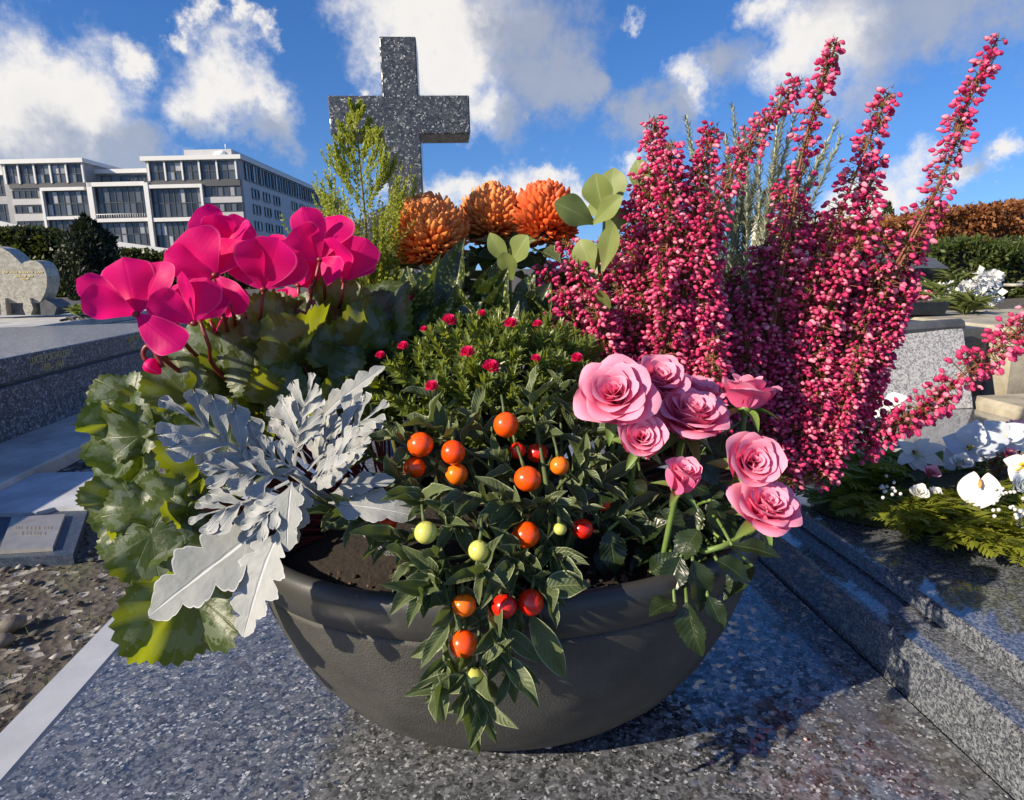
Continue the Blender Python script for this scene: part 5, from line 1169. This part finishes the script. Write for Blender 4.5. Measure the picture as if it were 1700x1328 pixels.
def spike(parent, path, Y0, Y1, t0, nw, r0, r1, single=False, kb=5, bs=.0060):
    back = .065 if parent is hB else .0; q_ = 1.08 if parent is hB else 1.05; bs *= q_; r0 *= q_; r1 *= q_
    n = 90; k = len(path); pts = bez([P(x, y, Y0 + back + (Y1 - Y0) * i / (k - 1)) for i, (x, y) in enumerate(path)], n)
    mb = MB(); mb.tube(pts, [.0021 - .0012 * i / n for i in range(n)], 5)
    root = WORLD_OF[parent].translation + Vector((random.uniform(-.035, .02), random.uniform(-.04, .04), -.004)); mb.tube(bez([root, root.lerp(pts[0], .5) + Vector((0, 0, .01)), pts[0]], 6), .0022, 5)   # woody foot rooted in the bowl
    mats = []; offs = []; lm = []; lo = []
    for w in range(nw):
        t = t0 + (1 - t0) * (w + random.uniform(.2, .8)) / nw; i = min(int(t * (n - 1)), n - 2); p = pts[i]; tg = (pts[i + 1] - pts[i]).normalized(); rr_ = r0 + (r1 - r0) * (t - t0) / (1 - t0)
        sdc = Matrix.Rotation(random.uniform(0, 6.28), 3, tg) @ tg.orthogonal().normalized()
        kk = kb if random.random() > .15 else kb - 2
        for q in range(kk):
            sd = (Matrix.Rotation(random.uniform(0, 6.28), 3, tg) @ tg.orthogonal().normalized() + sdc * .5).normalized(); d_ = rr_ * random.uniform(.35, 1.1)
            pos = p + sd * d_ + tg * random.uniform(-.004, .006); dr = (sd + Vector((0, 0, -.35)) + rv(.4)).normalized(); s_ = bs * random.uniform(.78, 1.12)
            M_ = basis(pos, dr, rv(1), s_, s_ * 1.12, s_)
            mats.append(M_)
            mb.tube([p, pos], [.0006, .0004], 3, False)
        for q in range(9):
            d = (tg + rv(.9)).normalized(); lm.append(np.array(basis((0, 0, 0), d, rv(1), .0015, .0065, .006).to_3x3())); lo.append(np.array(p + rv(rr_ * .6)))
    for w in range(int(60 * t0) + 25):                # leafy lower stem and sparse leaves higher up
        i = random.randrange(int((n - 1) * min(t0 + .3, 1))) if t0 > .05 else random.randrange(n - 1)
        p = pts[i]; tg = (pts[i + 1] - pts[i]).normalized()
        for q in range(5): d = (tg * .8 + rv(.9)).normalized(); lm.append(np.array(basis((0, 0, 0), d, rv(1), .0012, .006, .006).to_3x3())); lo.append(np.array(p + rv(.006)))
    sp = part('flower_spike', mb, M_hst, parent)
    if single:
        for M_ in mats: put('bell', BELL, sp, M_)
    else:
        v, f = stamp(bv_, bf_, np.array([np.array(M_.to_3x3()) for M_ in mats]), np.array([np.array(M_.translation) for M_ in mats])); np_part('bells', v, f, M_hb, sp, True, 'stuff')
    v, f = stamp(ndv, ndf, np.array(lm), np.array(lo)); np_part('needles', v, f, M_hlf, sp, False, 'stuff')
hA = thing('heather_plant', (BX + .10, BYC + .10, .175), 'upright crimson bell heather next to the spoon leaves', 'heather')
hB = thing('heather_plant', (BX + .165, BYC + .07, .17), 'tall crimson bell heather with long spikes leaning towards the wreath', 'heather')
T_ = lambda lst, par, **kw: [spike(par, p, .66, y1, **kw) for p, y1 in lst]
# long spikes standing out against the sky, each with a second flowering shoot twined beside it
T_([([(1310, 740), (1450, 520), (1562, 300), (1603, 180), (1650, 85)], .70), ([(1255, 740), (1295, 480), (1344, 220), (1386, 80)], .70)], hB, t0=.30, nw=34, r0=.017, r1=.007, kb=4, bs=.0056)
T_([([(1300, 740), (1440, 520), (1560, 300), (1600, 180), (1657, 62)], .70)], hB, t0=.16, nw=44, r0=.021, r1=.0075, single=True, kb=4, bs=.0066)
T_([([(1250, 740), (1290, 480), (1340, 220), (1390, 62)], .70)], hB, t0=.16, nw=38, r0=.022, r1=.0075, single=True, kb=4, bs=.0064)
T_([([(1260, 740), (1340, 500), (1420, 290), (1476, 152)], .70), ([(1280, 740), (1380, 500), (1430, 380), (1452, 265)], .69)], hB, t0=.18, nw=58, r0=.021, r1=.0085, kb=5, bs=.0064)
T_([([(1150, 740), (1070, 520), (1080, 350), (1086, 195)], .72), ([(1180, 740), (1130, 520), (1150, 350), (1183, 212)], .71), ([(1200, 740), (1140, 500), (1215, 290), (1328, 132)], .70), ([(1160, 740), (1110, 520), (1110, 350), (1112, 238)], .70)], hA, t0=.30, nw=62, r0=.022, r1=.009, kb=6, bs=.0049)
T_([([(1290, 760), (1400, 735), (1520, 680), (1640, 590), (1720, 520)], .64)], hB, t0=.32, nw=46, r0=.020, r1=.016, kb=7, bs=.0066)
T_([([(1300, 760), (1420, 745), (1500, 700), (1580, 660)], .64)], hB, t0=.35, nw=26, r0=.016, r1=.010, kb=6, bs=.0064)
FA = [(1000, 400), (950, 430), (1045, 335), (1060, 290), (1100, 300), (1130, 285), (1160, 320), (1185, 345), (1020, 430), (930, 480), (1075, 360), (1120, 380), (1150, 400), (1180, 430), (1040, 470), (980, 480), (1000, 530), (1085, 470), (1120, 500), (1160, 520), (1050, 560), (1190, 480), (900, 440), (1100, 430), (1140, 450), (960, 540), (1070, 420), (1110, 340), (1090, 540), (1150, 580), (1185, 560), (910, 520), (1170, 370), (1030, 390), (940, 400)]
FB = [(1300, 300), (1330, 330), (1355, 350), (1385, 350), (1410, 380), (1440, 390), (1480, 380), (1510, 390), (1540, 360), (1555, 330), (1270, 400), (1310, 420), (1350, 430), (1390, 440), (1430, 450), (1470, 440), (1510, 450), (1240, 480), (1215, 500), (1235, 540), (1205, 570), (1225, 630), (1190, 640), (1260, 410), (1290, 490), (1340, 500), (1400, 510), (1450, 520), (1490, 510), (1220, 540), (1270, 560), (1320, 570), (1380, 580), (1430, 580), (1470, 570), (1250, 620), (1300, 640), (1360, 640), (1420, 630), (1210, 600), (1330, 690), (1280, 690), (1390, 690), (1320, 370), (1370, 400), (1260, 450), (1210, 450), (1500, 480), (1340, 620)]
for lst, par, cx in ((FA, hA, 1130), (FB, hB, 1290)):
    for i, (x, y) in enumerate(lst):
        dep = .64 + .10 * (1 - (y - 280) / 450) + random.uniform(-.035, .03)
        bx_ = cx + (x - cx) * .35; by_ = 800 if y > 600 else 760
        mid = ((bx_ * .55 + x * .45) + random.uniform(-12, 12), (by_ + y) / 2 + 30)
        spike(par, [(bx_, by_), mid, (x, y)], dep - .03, dep + random.uniform(-.02, .02), .30, 52 if y < 520 else 36, .022, .0105, kb=8, bs=.0049)

# ------------------------------------------------------------------ funeral wreath of artificial flowers on the stepped tomb
WZ = .0785
M_wpet = leafmat('white satin petal', (.72, .72, .70), (.82, .82, .79), (.8, .8, .7), trans=.25, rough=.5, nscale=30, bump=.05)
M_ppet = leafmat('pink cloth petal', (.72, .10, .20), (.80, .20, .30), (.85, .12, .22), trans=.2, rough=.55, nscale=60, tip=(.5, 1, (.85, .45, .5)))
M_bpet = leafmat('white petal with blue shade', (.52, .58, .66), (.62, .67, .74), (.6, .65, .7), trans=.25, rough=.5, nscale=30, bump=.05)  # white cloth petals with bluish shade put into their colour
M_frond = leafmat('yellow-green fern', (.17, .20, .025), (.30, .33, .045), (.55, .60, .05), trans=.3, rough=.5, nscale=40)
wr = thing('funeral_wreath', tuple(PZ(1590, 840, WZ)), 'funeral wreath of white and pink cloth flowers on fern greenery', 'wreath')
def frond(seed):
    rr = random.Random(seed); mb = MB(); mb.tube([(0, 0, 0), (0, .5, .06), (0, 1, .0)], [.015, .012, .004], 4, False)
    for k in range(13):
        t = .08 + .9 * k / 13
        for s in (-1, 1):
            L = .34 * math.sin(math.pi * (.15 + .8 * t)) + .05; d = Vector((s * .8, .75, rr.uniform(-.1, .25))).normalized(); F = frame(d, Vector((0, 0, 1))); o = Vector((0, t, .06 * math.sin(math.pi * t)))
            mb.add([o, o + F @ Vector((.045, L * .5, .01)), o + F @ Vector((0, L, -.03)), o + F @ Vector((-.045, L * .5, .01))], [(0, 1, 2, 3)], [(0, .5), (.5, 0), (1, .5), (.5, 1)])
    return mb.mesh('fern_frond', M_frond)
FR = [frond(s) for s in range(4)]
ell = [(1440, 800), (1470, 830), (1510, 850), (1560, 870), (1610, 885), (1660, 895), (1710, 905), (1480, 790), (1540, 830), (1600, 850), (1650, 870), (1700, 880), (1560, 800), (1620, 830), (1680, 840), (1440, 770), (1720, 850), (1500, 815), (1580, 880), (1640, 880), (1680, 900), (1530, 862)]
ell += [(1410, 760), (1430, 785), (1460, 815), (1480, 840), (1500, 800)]
for i in range(190):
    x, y = random.choice(ell); x += random.uniform(-26, 26); y += random.uniform(-14, 8); A = PZ(x, y, WZ + .012 + random.uniform(0, .018)); a = random.uniform(3.2, 6.2) if i % 3 else random.uniform(0, 6.28)
    L = random.uniform(.045, .075); d = Vector((math.cos(a), math.sin(a), random.uniform(-.15, .45))); put('fern_frond', FR[i % 4], wr, basis(A, d, Vector((0, 0, 1)) + rv(.4), L, L, L))
mb = MB(); rows = []
cxy = PZ(1600, 835, WZ)
mb.lathe([(1.0, 0.0005), (.96, .012), (.75, .03), (.4, .04), (.01, .042)], tuple(cxy), 30, .21, .105); part('moss_base', mb, plain('dark moss', (.035, .04, .012), .95, noise=.5, nscale=80, bump=1, bscale=120), wr)
for i in range(110):
    a = random.uniform(0, 6.28); r = random.uniform(.35, .95); A = cxy + Vector((.21 * r * math.cos(a), .105 * r * math.sin(a), .042 - .034 * r * r)); L = random.uniform(.05, .075)
    put('fern_frond', FR[i % 4], wr, basis(A, Vector((math.cos(a) + random.uniform(-.4, .4), math.sin(a) + random.uniform(-.4, .4), random.uniform(-.1, .3))), Vector((0, 0, 1)) + rv(.3), L, L, L))
WROSE = {}
for nm, mt in (('w', M_wpet), ('p', M_ppet), ('b', M_bpet)): WROSE[nm] = [rose_petal(i, 14, .75, 7, mt) for i in range(14)]
M_wst = plain('wreath wire green', (.06, .09, .03), .6)
def wflower(x, y, r, z, kind, axis):
    c_ = PZ(x, y, z); s_ = r * MPP(c_.y) * 1.05; ax = Vector(axis).normalized(); mb = MB(); mb.tube([c_, c_ - ax * s_ * .5, Vector((c_.x, c_.y + .02, WZ + .01))], [.004, .003, .002], 5)
    fl = part('cloth_rose', mb, M_wst, wr)
    for me in WROSE[kind]: put('petal', me, fl, basis(c_, ax.orthogonal(), ax, s_, s_, s_))
for a in [(1593, 772, 27, .135, 'w', (-.3, -.6, .8)), (1522, 820, 24, .125, 'w', (-.2, -.7, .7)), (1548, 822, 20, .12, 'w', (.2, -.6, .8)), (1543, 788, 22, .135, 'p', (-.1, -.6, .8)), (1690, 808, 30, .13, 'b', (-.1, -.8, .6)), (1695, 868, 32, .12, 'b', (0, -.8, .6)), (1672, 756, 20, .15, 'p', (0, -.7, .7)), (1406, 722, 20, .12, 'p', (-.3, -.5, .8)), (1680, 716, 26, .16, 'p', (0, -.5, .8)), (1640, 728, 14, .16, 'w', (0, -.6, .8)), (1480, 742, 18, .13, 'w', (0, -.6, .8)), (1700, 740, 24, .15, 'b', (0, -.7, .7)), (1455, 705, 16, .13, 'w', (-.2, -.6, .7))]: wflower(*a)
lily = [sheet(lance, 12, 5, .25, c1, .06, 1.2, seed=90 + i).mesh('lily_petal', M_wpet) for i, c1 in enumerate((.3, .5, .15))]
lilb = [sheet(lance, 12, 7, .35, c1, .06, 1.2, seed=94 + i).mesh('lily_petal', M_bpet) for i, c1 in enumerate((.3, .5))]
for (cx, cy, z, tips, set_, w_) in [((1518), 752, .14, [(1490, 768), (1500, 735), (1540, 728), (1568, 738), (1565, 765), (1535, 782), (1518, 778)], lily, 24), (1610, 745, .15, [(1568, 775), (1575, 725), (1620, 700), (1668, 722), (1650, 752)], lilb, 50), (1668, 728, .16, [(1640, 700), (1700, 705), (1712, 740), (1660, 760)], lilb, 40), (1440, 760, .12, [(1420, 740), (1462, 742), (1478, 765), (1450, 790)], lily, 20), (1700, 775, .15, [(1672, 762), (1680, 790), (1720, 760)], lily, 36), (1470, 668, .12, [(1440, 660), (1500, 655), (1505, 680), (1450, 690)], lily, 26)]:
    C_ = PZ(cx, cy, z); mb = MB(); mb.tube([C_ + Vector((0, 0, .004)), C_ - Vector((0, -.01, .03)), Vector((C_.x, C_.y + .02, WZ + .01))], [.004, .003, .002], 5); fl = part('cloth_lily', mb, M_wst, wr)
    for i, tp in enumerate(tips):
        d = ray(*tp); B = CAM + d * ((C_ - CAM).length / 1.0 - .012); L = (B - C_).length; put('lily_petal', set_[i % len(set_)], fl, basis(C_, B - C_, TOCAM(C_) + Vector((-.3, 0, .6)), w_ * MPP(C_.y), L, L))
    mb = MB()
    for k in range(5): mb.tube([C_, C_ + TOCAM(C_) * .014 + rv(.006)], [.0008, .0012], 4)
    part('stamens', mb, plain('yellow stamen', (.65, .50, .05), .5), fl)
# heart-shaped white anthurium
hp = [(0, 1.0)]; mbh = MB(); rows = []
for i in range(13):
    t = i / 12; w = .5 * (math.sin(math.pi * (t * .93 + .07)) ** .75) if t < 1 else .01; row = []
    for j in range(9):
        s = -1 + 2 * j / 8; row.append(Vector((s * w * 1.05, t - .22 * (1 - t) * (1 - (1 - abs(s)) ** 2) , .10 * abs(s) ** 2 - .12 * t * t + .03 * math.cos(6 * t))))
    rows.append(row)
mbh.grid(rows); HM = mbh.mesh('spathe', M_wpet)
A, B = PZ(1628, 797, .145), PZ(1622, 846, .115); L = (B - A).length
mb = MB(); mb.tube([A, A + Vector((0, .02, -.05))], .002, 5); an = part('anthurium', mb, M_wst, wr); put('spathe', HM, an, basis(A, B - A, TOCAM(A) + Vector((-.2, 0, .5)), 66 * MPP(A.y), L, L))
mb = MB(); mb.tube([A + TOCAM(A) * .003, A + TOCAM(A) * .008 + (B - A) * .14, A + TOCAM(A) * .008 + (B - A) * .28], [.002, .0025, .001], 6); part('spadix', mb, plain('orange spadix', (.65, .30, .08), .6), an)
gl = sheet(lambda t: lance(t) * (1 + .3 * math.sin(t * 16)), 16, 7, .2, .3, .2, 2).mesh('leaf', M_heb)
for a, b_ in (((1455, 775), (1440, 798)), ((1460, 775), (1465, 802)), ((1470, 772), (1490, 790)), ((1450, 770), (1422, 785)), ((1705, 830), (1672, 838)), ((1470, 765), (1450, 745)), ((1480, 770), (1500, 792))):
    A, B = PZ(*a, .12), PZ(*b_, .10); L = (B - A).length * 1.2; put('leaf', gl, wr, basis(A, B - A, TOCAM(A) + Vector((0, 0, .6)), L * .8, L, L))
# pine cone
cpos = PZ(1650, 780, .125); mb = MB()
for k in range(46):
    t = k / 46; a = k * 2.4; r = .020 * math.sin(math.pi * (.15 + .75 * t)); d = Vector((math.cos(a) * r, math.sin(a) * r, .036 * t - .015)); q = cpos + d; n_ = Vector((math.cos(a), math.sin(a), .5)).normalized(); F = frame(n_, Vector((0, 0, 1)))
    mb.add([q + F @ Vector(v) for v in ((-.0025, 0, 0), (.0025, 0, 0), (.004, .007, .001), (0, .009, .003), (-.004, .007, .001))], [(0, 1, 2, 3, 4)])
pc = part('pine_cone', mb, plain('brown cone', (.16, .07, .03), .7, noise=.4), wr, False)
mb = MB(); q = [PZ(1668 + 16 * math.cos(a), 893 + 13 * math.sin(a), WZ + .004 + .003 * math.sin(a * 2)) for a in [i * .35 for i in range(17)]]; mb.tube(q, .0014, 6); part('tie_ring', mb, plain('yellow plastic', (.62, .60, .03), .4), wr)
gyp = MB()
for k in range(70):
    x, y = random.choice([(1640, 730), (1690, 730), (1475, 810), (1680, 845), (1660, 815)]); c_ = PZ(x + random.gauss(0, 14), y + random.gauss(0, 8), .14); gyp.ball(c_, .0022, 6, 4)
part('gypsophila', gyp, M_wpet, wr, kind='stuff')

# ------------------------------------------------------------------ planted bed behind the sloping headpiece
tr_ = thing('planter_trough', tuple(P(1545, 522, 1.78)), 'low black trough on the planted bed', 'planter')
q = [P(1500, 502, 1.76), P(1579, 501, 1.76), P(1568, 522, 1.76), P(1504, 523, 1.76)]
mb = MB(); mb.prism(q[::-1], (0, .10, 0)); part('trough', mb, M_black, tr_, False)
def strappy(name, label, px, py, Y, n, L0, L1, mat, cat='plant', wid=.012, spread=.8):
    c_ = P(px, py, Y); t = thing(name, tuple(c_), label, cat); mes = [sheet(lance, 8, 3, .3, c1, seed=i).mesh('leaf', mat) for i, c1 in enumerate((.2, .5, .8))]
    for i in range(n):
        a = random.uniform(0, 6.28); d = Vector((math.cos(a) * spread, math.sin(a) * spread, random.uniform(.5, 1.3))); L = random.uniform(L0, L1); put('leaf', mes[i % 3], t, basis(c_ + rv(.015), d, Vector((0, 0, 1)) - d * .3, wid, L, L))
    mb = MB(); mb.tube([c_ - Vector((0, 0, .06)), c_ + Vector((0, 0, .02))], [.01, .006], 6); part('stem', mb, M_jst, t); return t
M_strap = leafmat('strap leaf', (.09, .12, .03), (.17, .20, .06), (.35, .4, .08), trans=.25, rough=.45)
strappy('strap_leaf_plant', 'narrow-leaved green plant next to the black trough', 1606, 515, 1.80, 60, .03, .10, M_strap, wid=.007)
strappy('strap_leaf_plant', 'small narrow-leaved plant behind the black trough', 1560, 490, 1.95, 30, .03, .08, M_strap, wid=.006)
strappy('strap_leaf_plant', 'tuft of narrow leaves rising beside the wing headstone', 1585, 470, 2.1, 24, .03, .08, M_strap, wid=.006)
strappy('cushion_plant', 'grey-green cushion plant on the pale tomb', 130, 521, 4.9, 60, .04, .10, M_heb, wid=.04)
bw = thing('flower_cushion', tuple(P(1560, 500, 2.2)), 'cushion of small white and pink blossoms on the planted bed', 'flowers')
for kx, (x0_, x1_, y0_, y1_, n, mt) in enumerate([(1530, 1660, 470, 505, 420, M_wpet), (1620, 1660, 452, 470, 160, M_wpet), (1520, 1550, 482, 495, 80, M_ppet)]):
    k = n; pos = np.array([tuple(P(random.uniform(x0_, x1_), random.uniform(y0_, y1_), 2.15 + random.uniform(-.1, .25))) for _ in range(k)])
    v, f = stamp(leaf_q, leaf_qf, leaf_mats(k, .012, .03, .9), pos); np_part('blossoms', v, f, mt, bw, False, 'stuff')
# bits lying on the polished slab
for (x, y, r, c_, lab) in [(1311, 1194, .0024, (.10, .06, .04), 'dark seed lying on the shaded part of the slab'), (1337, 1229, .0022, (.65, .35, .3), 'tiny pink petal scrap on the slab at the shadow edge'), (911, 1243, .0058, (.40, .38, .33), 'pale grit pebble at the foot of the bowl')]:
    p = PZ(x, y, .001); t = thing('pebble' if r > .005 else 'scrap', tuple(p), lab, 'debris'); mb = MB(); mb.add([Vector(v) * r * random.uniform(.8, 1.2) + p + Vector((0, 0, r * .4)) for v in ico_v], [tuple(f) for f in ico_f]); part('grain', mb, plain('grit', c_, .8), t, False)
